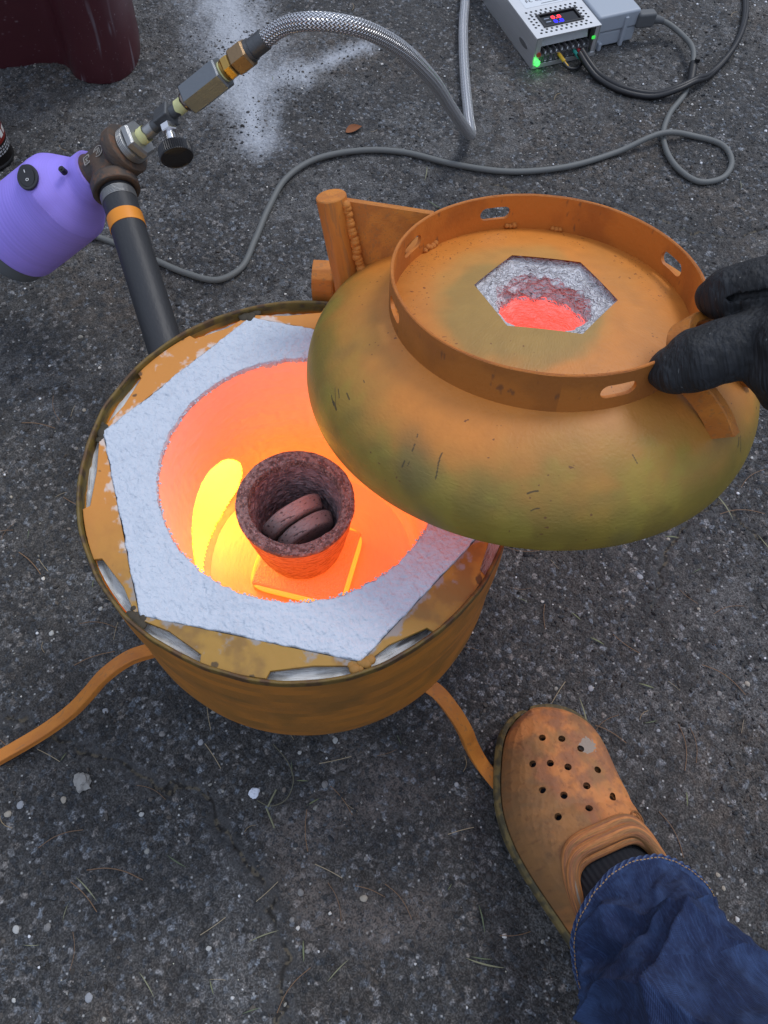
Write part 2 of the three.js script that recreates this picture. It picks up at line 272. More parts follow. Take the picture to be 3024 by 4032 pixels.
{ // tunnel of the burner, glowing yellow
  const m = basis(TW), q = Q.clone();
  const g = surf(96, 150, (u, v) => { const a = u * 2 * Math.PI, t = lerp(-0.09, 0.085, v), r = TR + 0.0004 * (n2(u * 30, v * 30, 391) - 0.5); return V(r * Math.cos(a), t, r * Math.sin(a)).applyMatrix4(m).add(q); },
    (u, v) => { const a = u * 2 * Math.PI, t = lerp(-0.09, 0.085, v), p = V(TR * Math.cos(a), t, TR * Math.sin(a)).applyMatrix4(m).add(q); return Math.hypot(p.x - FX, p.z - FZ) > boreR(p.y) - 0.0006 && p.y > FLOOR - 0.012; });
  const glow = std([0.75, 0.6, 0.4], 0.9, { emissive: lin(1.25, 0.60, 0.012) });
  part('burner_tunnel', g, glow, furnace);
  part('flame_end', along(new THREE.SphereGeometry(TR * 0.99, 32, 16), Q.clone().addScaledVector(TW, 0.085), TW), std([0.8, 0.7, 0.5], 0.9, { emissive: lin(5, 3.6, 0.9) }), furnace);
  const l = new THREE.PointLight(lin(1, 0.46, 0.03), 0.009, 0, 2); l.position.copy(Q).addScaledVector(TW, 0.02).sub(furnace.position); l.castShadow = true; l.shadow.radius = 0.6; l.shadow.camera.near = 0.002; l.name = 'flame_light'; furnace.add(l);
}
{ // six steel plates between the hexagon and the shell
  const col = tex(1024, 1024, (u, v) => {
    const x = (u - 0.5) * 0.32, z = (v - 0.5) * 0.32, a = Math.atan2(z, x), r = Math.hypot(x, z), e = r - hexR(a, HEXR);
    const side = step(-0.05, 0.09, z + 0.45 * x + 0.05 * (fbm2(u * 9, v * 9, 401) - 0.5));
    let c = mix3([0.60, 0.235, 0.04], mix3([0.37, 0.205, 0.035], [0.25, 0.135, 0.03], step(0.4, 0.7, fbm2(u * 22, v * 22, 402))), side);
    const sm1 = fbm2(u * 60, v * 60, 405) * 0.7 + fbm2(u * 14, v * 14, 409) * 0.5;
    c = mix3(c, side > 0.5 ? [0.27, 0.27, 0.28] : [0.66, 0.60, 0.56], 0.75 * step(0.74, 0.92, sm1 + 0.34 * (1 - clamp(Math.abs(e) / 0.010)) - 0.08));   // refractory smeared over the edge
    c = mix3(c, SOOT, 0.8 * step(0.78, 0.88, fbm2(u * 40, v * 40, 413) + 0.35 * step(0.143, 0.151, r) * fbm2(u * 12, v * 12, 417)));
    return c;
  });
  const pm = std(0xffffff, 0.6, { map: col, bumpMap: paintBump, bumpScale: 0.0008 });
  const fm = std([0.05, 0.04, 0.025], 0.8);
  for (let k = 0; k < 6; k++) {
    const a0 = HEX0 + k * Math.PI / 3, am = a0 + Math.PI / 6, w = 0.13 + 0.05 * hsh(k, 3, 3), o = (hsh(k, 5, 5) - 0.5) * 0.08, s = new THREE.Shape();
    const P = (r, a) => [r * Math.cos(a), r * Math.sin(a)];
    s.moveTo(...P(HEXR - 0.001, a0 + 0.02)); s.lineTo(...P(HEXR - 0.001, a0 + Math.PI / 3 - 0.02));
    s.lineTo(...P(RO - 0.0062, a0 + Math.PI / 3 - 0.015)); s.lineTo(...P(RO - 0.0120, am + w + o + 0.2));
    s.lineTo(...P(RO - 0.0088, am + w + o + 0.012)); s.lineTo(...P(RO - 0.0038, am + w + o));
    for (let i = 1; i <= 6; i++) s.lineTo(...P(RO - 0.0038, am + o + w * (1 - i / 3)));
    s.lineTo(...P(RO - 0.0088, am - w + o - 0.012)); s.lineTo(...P(RO - 0.0120, am - w + o - 0.2)); s.lineTo(...P(RO - 0.0062, a0 + 0.015));
    const g = new THREE.ExtrudeGeometry(s, { depth: 0.0026, bevelEnabled: true, bevelSize: 0.0003, bevelThickness: 0.0003, bevelSegments: 1, curveSegments: 8 }).rotateX(Math.PI / 2);
    const uv = g.attributes.uv, ps = g.attributes.position; for (let i = 0; i < uv.count; i++) uv.setXY(i, ps.getX(i) / 0.32 + 0.5, ps.getZ(i) / 0.32 + 0.5);
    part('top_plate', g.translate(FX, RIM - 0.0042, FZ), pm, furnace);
    // burnt weld where the hexagon corner meets the shell
    const wl = []; for (let i = 0; i < 9; i++) wl.push(new THREE.IcosahedronGeometry(0.0022 + 0.0018 * hsh(i, k, 7), 1).scale(1, 0.5, 1).translate(...at(0.1465 + 0.0052 * hsh(i, k, 8), a0 + (i - 4) * 0.011, RIM - 0.0046).toArray()));
    part('weld', merge(wl), k === 1 ? std([0.30, 0.15, 0.03], 0.7) : fm, furnace);
  }
}
{ // legs of bent flat bar, hinge lug
  const up = () => V(0.25, 0, 0.97);
  const L = (pts, sd) => part('leg', bar(pts, 0.0125, 0.0065, sd), orangePaint, furnace);
  L([[-0.185, 0.100, -0.193], [-0.207, 0.098, -0.185], [-0.228, 0.088, -0.172], [-0.247, 0.066, -0.160], [-0.268, 0.040, -0.150], [-0.297, 0.018, -0.135], [-0.338, 0.006, -0.111], [-0.356, 0.004, -0.1]], () => V(0.5, 0.25, 0.86));
  L([[0.040, 0.100, -0.176], [0.052, 0.097, -0.170], [0.067, 0.082, -0.158], [0.080, 0.058, -0.147], [0.088, 0.034, -0.140], [0.100, 0.014, -0.128], [0.116, 0.005, -0.112]], () => V(0.7, 0.2, -0.7));
  L([[-0.03, 0.100, -0.43], [-0.028, 0.097, -0.452], [-0.022, 0.06, -0.475], [-0.016, 0.03, -0.492], [-0.01, 0.005, -0.53]], () => V(1, 0, 0));
  part('hinge_lug', bar([[-0.0585, 0.205, -0.441], [-0.0585, 0.262, -0.4425], [-0.0585, 0.273, -0.4435], [-0.0583, 0.281, -0.447], [-0.058, 0.2835, -0.4545], [-0.058, 0.279, -0.462], [-0.058, 0.25, -0.464], [-0.058, 0.2, -0.464]], 0.0165, 0.005, () => V(1, 0, 0)), orangePaint, furnace);
  part('hinge_bolt', cyl(V(-0.047, 0.272, -0.452), V(-0.038, 0.272, -0.452), 0.006, 0.006, 6), std([0.06, 0.06, 0.06], 0.5, { metalness: 0.6 }), furnace);
}

// ------------------------------------------------------------------ plinth, crucible, pucks
{
  const pl = group('plinth_block', 'glowing square refractory slab with bright edges under the crucible', 'slab', [-0.0655, FLOOR + 0.0003, -0.278]); pl.rotation.y = -0.2;
  const g = new RoundedBoxGeometry(0.080, 0.0185, 0.072, 6, 0.003).translate(0, 0.0092, 0), p = g.attributes.position;
  for (let i = 0; i < p.count; i++) p.setXYZ(i, p.getX(i) + 0.0012 * (n3(p.getX(i) * 200, p.getY(i) * 200, p.getZ(i) * 200) - 0.5), p.getY(i) + (p.getY(i) > 0.01 ? 0.0007 * (n2(p.getX(i) * 150, p.getZ(i) * 150, 6) - 0.5) : 0), p.getZ(i));
  mesh('slab_face', g, std([0.60, 0.46, 0.36], 0.9, { emissive: lin(0.50, 0.060, 0.003), bumpMap: paintBump, bumpScale: 0.003 }), pl);
  const ep = []; for (let i = 0; i < 48; i++) { const t = i / 48 * 2 * Math.PI, c = Math.cos(t), q = Math.sin(t); ep.push(V(0.0402 * Math.sign(c) * Math.pow(Math.abs(c), 0.28), 0.0135 + 0.0006 * n2(i * 0.7, 1, 395), 0.0362 * Math.sign(q) * Math.pow(Math.abs(q), 0.28))); }
  mesh('slab_edge', new THREE.TubeGeometry(new THREE.CatmullRomCurve3(ep, true), 200, 0.0031, 10, true), std([0.66, 0.56, 0.4], 0.9, { emissive: lin(0.95, 0.30, 0.008), bumpMap: paintBump, bumpScale: 0.003 }), pl);
}
const CX = -0.0700, CZ = -0.2866, CB = FLOOR + 0.0192, CH = 0.0865;
{
  const cru = group('crucible', 'small rough clay crucible with dark lip holding metal pucks', 'crucible', [CX, CB, CZ]);
  const loc = (r, a, y) => V(r * Math.cos(a), y, r * Math.sin(a)), nn = (a, r, y, f) => fbm3(Math.cos(a) * r * f + 7, y * f, Math.sin(a) * r * f + 7, 3) - 0.5;
  const outR = y => 0.0290 + 0.0178 * Math.pow(clamp(y / CH), 0.55) - 0.003 * step(0.008, 0, y);
  const cb = tex(512, 512, (u, v) => fbm2(u * 70, v * 46, 421, 4), { srgb: false });
  const body = surf(160, 64, (u, v) => { const a = u * 2 * Math.PI; if (v < 0.1) return loc(outR(0) * v * 10, a, 0); const y = (v - 0.1) / 0.9 * (CH - 0.002); return loc(outR(y) + 0.0014 * nn(a, outR(y), y, 220), a, y); }, null, true);
  mesh('crucible_body', body, std(0xffffff, 0.92, { map: tex(512, 512, (u, v) => mix3([0.40, 0.24, 0.15], [0.22, 0.12, 0.075], step(0.45, 0.65, fbm2(u * 60, v * 60, 425)))), emissive: lin(0.20, 0.022, 0.0), bumpMap: cb, bumpScale: 0.0025 }), cru);
  const lipCol = tex(512, 256, (u, v) => mix3(mix3([0.26, 0.23, 0.225], [0.12, 0.10, 0.098], step(0.4, 0.65, fbm2(u * 110, v * 9, 431))), [0.46, 0.42, 0.43], 0.8 * step(0.70, 0.8, fbm2(u * 220, v * 18, 434, 2))));
  const lip = surf(200, 24, (u, v) => {
    const a = u * 2 * Math.PI, chip = 0.0035 * step(0.56, 0.8, fbm2(Math.cos(a) * 2.2 + 3, Math.sin(a) * 2.2 + 3, 437, 3)) + 0.0015 * (n2(u * 50, 1, 439) - 0.5), ri = outR(CH) - 0.0098, y1 = CH;
    if (v < 0.25) { const y = lerp(CH - 0.0045, y1 - 0.0006, v * 4); return loc(outR(y) + 0.0003 + 0.0012 * nn(a, 0.046, y, 220), a, y); }
    if (v < 0.75) { const s = (v - 0.25) * 2; return loc(lerp(outR(CH) - 0.0008, ri + 0.001 * (n2(u * 60, 5, 440) - 0.5), s), a, y1 + 0.0016 * nn(a, lerp(0.046, ri, s), y1, 260) - chip * step(0.5, 1, s)); }
    const s = (v - 0.75) * 4; return loc(ri - 0.0012 * s, a, y1 - chip - 0.007 * s + 0.0006 * (n2(u * 80, v * 30, 442) - 0.5));
  }, null, true);
  mesh('lip', lip, std(0xffffff, 0.88, { map: lipCol, bumpMap: tex(1024, 128, (u, v) => fbm2(u * 160, v * 12, 443, 4), { srgb: false }), bumpScale: 0.003 }), cru);
  const cav = surf(200, 60, (u, v) => {
    const a = u * 2 * Math.PI; if (v > 0.8) return loc(0.0245 * (1 - (v - 0.8) * 5) + 0.0, a, 0.013 + 0.001 * n2(u * 9, v * 9, 3));
    const y = lerp(CH - 0.0035, 0.013, v / 0.8), r = outR(y) - lerp(0.0088, 0.0104, step(0, 0.25, v)) - 0.002 * step(0.02, 0.012, y); return loc(r + 0.0028 * nn(a, r, y, 190) + 0.0016 * nn(a, r, y, 70), a, y + 0.001 * nn(a, r, y, 120));
  }, null, true);
  mesh('cavity', cav, phy(0xffffff, 0.55, { map: tex(512, 256, (u, v) => mix3(mix3([0.30, 0.25, 0.27], [0.17, 0.14, 0.155], step(0.4, 0.65, fbm2(u * 50, v * 24, 445))), [0.45, 0.34, 0.33], 0.7 * step(0.66, 0.78, fbm2(u * 130, v * 70, 449, 2)))), bumpMap: cb, bumpScale: 0.003, side: THREE.DoubleSide, clearcoat: 0.25, clearcoatRoughness: 0.4 }), cru);
  // metal pucks standing on edge in the crucible
  const pg = lathe([[0, -0.0068], [0.012, -0.0069], [0.0205, -0.0067], [0.0222, -0.0062], [0.0232, -0.0048], [0.0233, -0.0030], [0.0212, 0.0046], [0.0204, 0.0060], [0.0190, 0.0067], [0.012, 0.0069], [0, 0.0068]], 72);
  { const p = pg.attributes.position; for (let i = 0; i < p.count; i++) { const x = p.getX(i), y = p.getY(i), z = p.getZ(i), k = 1 + 0.03 * (n3(x * 90 + 3, y * 90, z * 90) - 0.5); p.setXYZ(i, x * k, y + 0.0008 * (n3(x * 120, y * 60 + 4, z * 120) - 0.5), z * k); } pg.computeVertexNormals(); }
  const pm = std(0xffffff, 0.6, { metalness: 0.2, map: tex(256, 256, (u, v) => mix3(mix3([0.46, 0.39, 0.37], [0.36, 0.30, 0.285], fbm2(u * 12, v * 12, 451)), [0.05, 0.04, 0.04], 0.8 * step(0.7, 0.78, fbm2(u * 50, v * 50, 455, 2)))), bumpMap: paintBump, bumpScale: 0.0012 });
  const puck = (x, y, z, n, s, label) => { const o = thing('metal_puck', pg.clone(), pm, label, 'metal puck', 'metal pucks in the crucible'); o.position.set(x, y, z); o.scale.set(s, s * 0.8, s); o.quaternion.setFromRotationMatrix(basis(n)); };
  puck(-0.0745, 0.1660, -0.2900, V(0.60, -0.22, 0.77), 1.2, 'rounded dull metal puck on top, leaning against the rough crucible wall');
  puck(-0.0635, 0.1580, -0.2805, V(0.60, -0.16, 0.79), 1.14, 'rounded dull metal puck lying behind the topmost one in the crucible');
}

// ------------------------------------------------------------------ lid
const LC = V(0.097, 0.297, -0.3515), LN = V(-0.0107, 0.975, -0.2217).normalize(), LX = V(1, 0, 0).addScaledVector(LN, 0.0107).normalize(), LZ = LX.clone().cross(LN);
const toWorld = new THREE.Matrix4().makeBasis(LX, LN, LZ).setPosition(LC);
const lid = group('furnace_lid', 'domed orange and scorched olive furnace lid swung aside with raised slotted ring', 'lid', LC.toArray());
lid.quaternion.setFromRotationMatrix(new THREE.Matrix4().makeBasis(LX, LN, LZ));
const RL = 0.157, domeY = r => 0.0653 * Math.pow(Math.max(0, 1 - Math.pow(r / RL, 2.3)), 1 / 2.3);
const HC = [0.002, -0.004], HR = 0.047, HA = 6 * Math.PI / 180;
const lhex = a => { const m = ((a - HA) % (Math.PI / 3) + Math.PI / 3) % (Math.PI / 3); return HR * Math.cos(Math.PI / 6) / Math.cos(m - Math.PI / 6); };
{
  const S = rng(31), scr = [];
  for (let i = 0; i < 16; i++) { const k = Math.floor(S() * 5), a = 0.6 + k * 0.48 + 0.16 * S(), r = 0.132 + 0.022 * S(), l = 0.004 + 0.012 * S() * S(), d = [0.4, 2.2, 0.9, 2.7, 1.5][k] + 0.8 * S(); scr.push([Math.cos(a) * r, Math.sin(a) * r, Math.cos(a) * r + l * Math.cos(d + a), Math.sin(a) * r + l * Math.sin(d + a), 0.00016 + 0.00028 * S()]); }
  const domeAt = (u, v) => {
    const a = u * 2 * Math.PI, hx = HC[0] + lhex(a) * Math.cos(a), hz = HC[1] + lhex(a) * Math.sin(a);
    if (v > 0.955) { const k = (v - 0.955) / 0.045, rr = RL - 0.003 * k; return V(rr * Math.cos(a), -0.006 * Math.min(1, k * 4), rr * Math.sin(a)); }
    const k = Math.sin(v / 0.955 * Math.PI / 2), x = lerp(hx, RL * Math.cos(a), k), z = lerp(hz, RL * Math.sin(a), k);
    return V(x, domeY(Math.min(RL, Math.hypot(x, z))), z);
  };
  const col = tex(2048, 768, (u, v) => {
    const p = domeAt(u, v), x = p.x, z = p.z, Y = p.y, r = Math.hypot(x, z), a = Math.atan2(z, x), f3 = (k, s, o) => fbm3(x * k + s, Y * k + s * 0.37, z * k + 3, o);
    const w = f3(16, 51, 4), f = f3(130, 5, 3), big = f3(34, 8, 3);
    let c = mix3(ORANGE, [0.52, 0.20, 0.036], step(0.35, 0.7, w));
    // scorched skirt: mustard, then green-brown patches with ragged borders
    const edge = 0.1535 - Y * 0.74 + 0.036 * (w - 0.5) + 0.004 * (f - 0.5) + 0.004 * Math.cos(a - 2.0);
    c = mix3(c, MUSTARD, 0.9 * step(0.118, 0.142, edge));
    c = mix3(c, [0.23, 0.175, 0.022], 0.85 * step(0.130, 0.148, edge + 0.012 * (big - 0.5)));
    c = mix3(c, [0.17, 0.125, 0.022], 0.5 * step(0.42, 0.70, big) * step(0.122, 0.142, edge));
    c = mix3(c, [0.30, 0.235, 0.03], 0.5 * step(0.5, 0.72, f3(44, 12, 3)) * step(0.128, 0.14, edge));
    c = mix3(c, [0.115, 0.092, 0.035], 0.5 * step(0.52, 0.78, f3(26, 16, 3)) * step(0.115, 0.132, edge));
    // heat tint round the vent hole, mostly on one side
    const dh = Math.hypot(x - HC[0], z - HC[1]), tint = step(0.066, 0.046, dh + 0.05 * (w - 0.5) + 0.022 * Math.cos(a + 0.5));
    if (r < 0.1) { c = mix3(c, [0.42, 0.24, 0.055], 0.55 * tint); c = mix3(c, [0.25, 0.185, 0.05], 0.6 * step(0.054, 0.040, dh + 0.04 * (big - 0.5) + 0.034 * Math.cos(a + 0.6))); }
    if (r < 0.1 && Math.abs(r - 0.088) < 0.014 && n2(x * 900, z * 900, 520) > 0.9 && fbm2(x * 40, z * 40, 521, 2) > 0.55) c = [0.2, 0.06, 0.015];
    const pit = fbm3(x * 420, Y * 420, z * 420, 2); if (pit > 0.83 && f3(30, 77, 2) > 0.58) c = mix3(c, [0.13, 0.045, 0.015], 0.8);
    
    for (const s of scr) { const d = segD(x + 0.0016 * (n2(x * 160, z * 160, 524) - 0.5), z + 0.0016 * (n2(x * 160, z * 160, 525) - 0.5), [s[0], s[1]], [s[2], s[3]]); if (d < s[4] && n2(x * 260, z * 260, 523) > 0.38) c = mix3(c, [0.045, 0.03, 0.012], 0.8); }
    const k = 0.9 + 0.2 * f; return [c[0] * k, c[1] * k, c[2] * k];
  });
  const dm = std(0xffffff, 0.52, { map: col, bumpMap: paintBumpRound, bumpScale: 0.0005 });
  const dome = surf(240, 100, domeAt, null, true);
  mesh('dome', dome, dm, lid);
  // slotted ring
  const H0 = 0.050, H1 = 0.0805, rr = 0.1005, th = 0.0024;
  const prof = [[rr - th, H0], [rr, H0], [rr, H1 - 0.0006], [rr - 0.0006, H1], [rr - th + 0.0006, H1], [rr - th, H1 - 0.0006], [rr - th, H0]];
  let ring = new Brush(lathe(prof, 180)); ring.updateMatrixWorld();
  const ev = new Evaluator(); ev.attributes = ['position', 'normal', 'uv']; ev.useGroups = false;
  for (const d of [-151.8, -106, -23, 70, 164.5]) {
    const s = new THREE.Shape(), hw = 0.0068, r = 0.0047; s.moveTo(-hw, -r); s.lineTo(hw, -r); s.absarc(hw, 0, r, -Math.PI / 2, Math.PI / 2); s.lineTo(-hw, r); s.absarc(-hw, 0, r, Math.PI / 2, 1.5 * Math.PI);
    const g = new THREE.ExtrudeGeometry(s, { depth: 0.03, bevelEnabled: false, curveSegments: 10 }).translate(0, 0.0672, rr - 0.016).rotateY(Math.PI / 2 - d * Math.PI / 180);
    const b = new Brush(g); b.updateMatrixWorld(); ring = ev.evaluate(ring, b, SUBTRACTION); ring.updateMatrixWorld();
  }
  const rg = ring.geometry.clone(); { const p = rg.attributes.position; for (let i = 0; i < p.count; i++) { const a = Math.atan2(p.getZ(i), p.getX(i)); if (p.getY(i) > 0.078) p.setY(i, p.getY(i) + 0.0012 * (fbm2(Math.cos(a) * 3 + 9, Math.sin(a) * 3 + 9, 541, 3) - 0.5)); } }
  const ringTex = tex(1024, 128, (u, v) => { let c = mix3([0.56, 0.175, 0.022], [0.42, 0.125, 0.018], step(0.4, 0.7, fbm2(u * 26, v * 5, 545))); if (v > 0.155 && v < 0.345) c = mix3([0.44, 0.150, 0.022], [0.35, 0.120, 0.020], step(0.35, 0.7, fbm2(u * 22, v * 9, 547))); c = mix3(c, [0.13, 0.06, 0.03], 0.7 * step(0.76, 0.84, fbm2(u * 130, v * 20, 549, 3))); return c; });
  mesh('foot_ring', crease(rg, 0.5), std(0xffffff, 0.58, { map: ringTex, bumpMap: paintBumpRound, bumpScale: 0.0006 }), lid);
  for (const [d, n] of [[-142, 5], [-100, 3], [-80, 3], [150, 3], [8, 3]]) { const b = []; for (let i = 0; i < n; i++) b.push(new THREE.IcosahedronGeometry(0.0016 + 0.0012 * hsh(i, d, 2), 1).translate((rr - th - 0.0006) * Math.cos((d + i * 1.6) * 0.01745), domeY(0.097) + 0.001 + 0.002 * hsh(i, d, 4), (rr - th - 0.0006) * Math.sin((d + i * 1.6) * 0.01745))); mesh('weld', merge(b), orangePaint, lid); }
  // refractory in the vent: hexagonal at the top, round bore below
  const rb = tex(512, 512, (u, v) => fbm2(u * 60, v * 40, 551, 4), { srgb: false });
  const boreA = (u, v, s0, s1) => {
    const a = u * 2 * Math.PI, s = lerp(s0, s1, v), top = 0.0612, rc = 0.0345; let r, y;
    const rm = 0.0318 + 0.0012 * Math.sin(3 * a + 1);
    if (s < 0.34) { const k = s / 0.34; r = lerp(lhex(a) + 0.004, rm, k); y = top - 0.0006 - 0.0062 * Math.pow(k, 1.6); }
    else { const k = (s - 0.34) / 0.66; r = lerp(rm, 0.0300, sm(Math.min(1, k * 2.2))); y = lerp(top - 0.0068, -0.004, k); }
    const x = r * Math.cos(a), z = r * Math.sin(a), q = step(0, 0.06, s), n = (fbm3(x * 180 + 5, y * 180, z * 180 + 5, 4) - 0.5) * 0.0085 * q * (1 - 0.6 * step(0.45, 0.6, s)) + (n3(x * 900 + 5, y * 900, z * 900 + 5) - 0.5) * 0.0016 * q * (1 - 0.7 * step(0.45, 0.6, s));
    return V(HC[0] + (r + n) * Math.cos(a), y + n * 0.5, HC[1] + (r + n) * Math.sin(a));
  };
  mesh('vent_refractory', surf(280, 70, (u, v) => boreA(u, v, 0, 0.545), null, true), std(0xffffff, 0.95, { map: tex(512, 512, (u, v) => { let c = mix3([0.70, 0.70, 0.72], [0.50, 0.49, 0.50], step(0.35, 0.65, fbm2(u * 70, v * 40, 555))); c = mix3(c, [0.07, 0.06, 0.075], 0.8 * step(0.70, 0.78, fbm2(u * 90, v * 50, 559, 3))); return hsh(Math.floor(u * 300), Math.floor(v * 150), 5) > 0.96 ? [0.7, 0.7, 0.72] : c; }), bumpMap: rb, bumpScale: 0.003 }), lid);
  mesh('vent_hot_face', surf(280, 50, (u, v) => boreA(u, v, 0.52, 1), null, true), std([0.6, 0.42, 0.38], 0.95, { emissive: lin(0.62, 0.040, 0.022), bumpMap: rb, bumpScale: 0.0015 }), lid);
  const under = surf(180, 14, (u, v) => { const a = u * 2 * Math.PI, r = lerp(0.0300, RL - 0.0036, v); return V(lerp(HC[0], 0, v) + r * Math.cos(a), -0.004 + 0.001 * n2(u * 40, v * 9, 561), lerp(HC[1], 0, v) + r * Math.sin(a)); }, null, true);
  mesh('hot_underside', under, std([0.66, 0.56, 0.5], 0.95, { emissive: lin(0.40, 0.030, 0.004) }), lid);
  // hinge tube and gusset
  const t0 = V(-0.1445, 0.0855, -0.076), t1 = V(-0.1275, -0.012, -0.070), td = t0.clone().sub(t1).normalize();
  mesh('hinge_tube', merge([along(crease(lathe([[0, 0], [0.0105, 0], [0.0108, 0.0006], [0.0108, 0.0985], [0.0102, 0.0992], [0, 0.0992]], 40), 0.5), t1, td)]), orangePaint, lid);
  const A = V(-0.134, 0.0835, -0.073), B = V(-0.0725, 0.0795, -0.0672), C = V(-0.094, 0.048, -0.065), D = V(-0.122, 0.012, -0.068), gq = [];
  const off = V(0.02, 0.1, -0.99).normalize().multiplyScalar(0.0042);
  const quad = (a, b, c, d, n = 6) => surf(n, n, (u, v) => a.clone().lerp(b, u).lerp(d.clone().lerp(c, u), v));
  const A2 = A.clone().add(off), B2 = B.clone().add(off), C2 = C.clone().add(off), D2 = D.clone().add(off);
  gq.push(quad(A, B, C, D), quad(A2, B2, C2, D2), quad(A, B, B2, A2), quad(B, C, C2, B2), quad(C, D, D2, C2), quad(D, A, A2, D2));
  mesh('hinge_gusset', crease(merge(gq), 0.4), orangePaint, lid);
  const wb = []; for (let i = 0; i < 30; i++) { const k = i / 29, q = V(-0.1335, 0.082, -0.0715).lerp(V(-0.1195, 0.018, -0.0655), k); wb.push(new THREE.IcosahedronGeometry(0.0026 + 0.0014 * hsh(i, 1, 61), 1).translate(q.x + 0.0016 * (hsh(i, 2, 61) - 0.5), q.y, q.z + 0.001)); }
  for (let i = 0; i < 22; i++) { const k = i / 21, q = V(-0.120, 0.020, -0.066).lerp(V(-0.094, 0.0505, -0.063), k); wb.push(new THREE.IcosahedronGeometry(0.002 + 0.001 * hsh(i, 3, 61), 1).translate(q.x, q.y, q.z + 0.0005)); }
  mesh('gusset_weld', merge(wb), orangePaint, lid);
  // bent bar handle
  const dn = V(0.42, 0.80, 0.42).normalize(), bp = [[0.1005, 0.036, 0.0975], [0.095, 0.0445, 0.092], [0.088, 0.0515, 0.0855], [0.080, 0.057, 0.0785], [0.0725, 0.0605, 0.072]].map(p => V(...p).addScaledVector(dn, 0.0055).toArray());
  mesh('handle_bracket', bar(bp, 0.017, 0.0062, () => dn, 40), orangePaint, lid);
  const hp = [[0.075, 0.064, 0.0755], [0.0715, 0.074, 0.0695], [0.071, 0.082, 0.0625], [0.075, 0.0855, 0.0545], [0.084, 0.083, 0.047], [0.096, 0.077, 0.041], [0.110, 0.072, 0.040], [0.121, 0.062, 0.041], [0.127, 0.050, 0.043], [0.129, 0.036, 0.046]];
  mesh('handle', bar(hp, 0.013, 0.006, s => V(0.75, 0.1, 0.6).lerp(V(0.35, 0.85, 0.4), step(0.12, 0.4, s)), 64), orangePaint, lid);
}

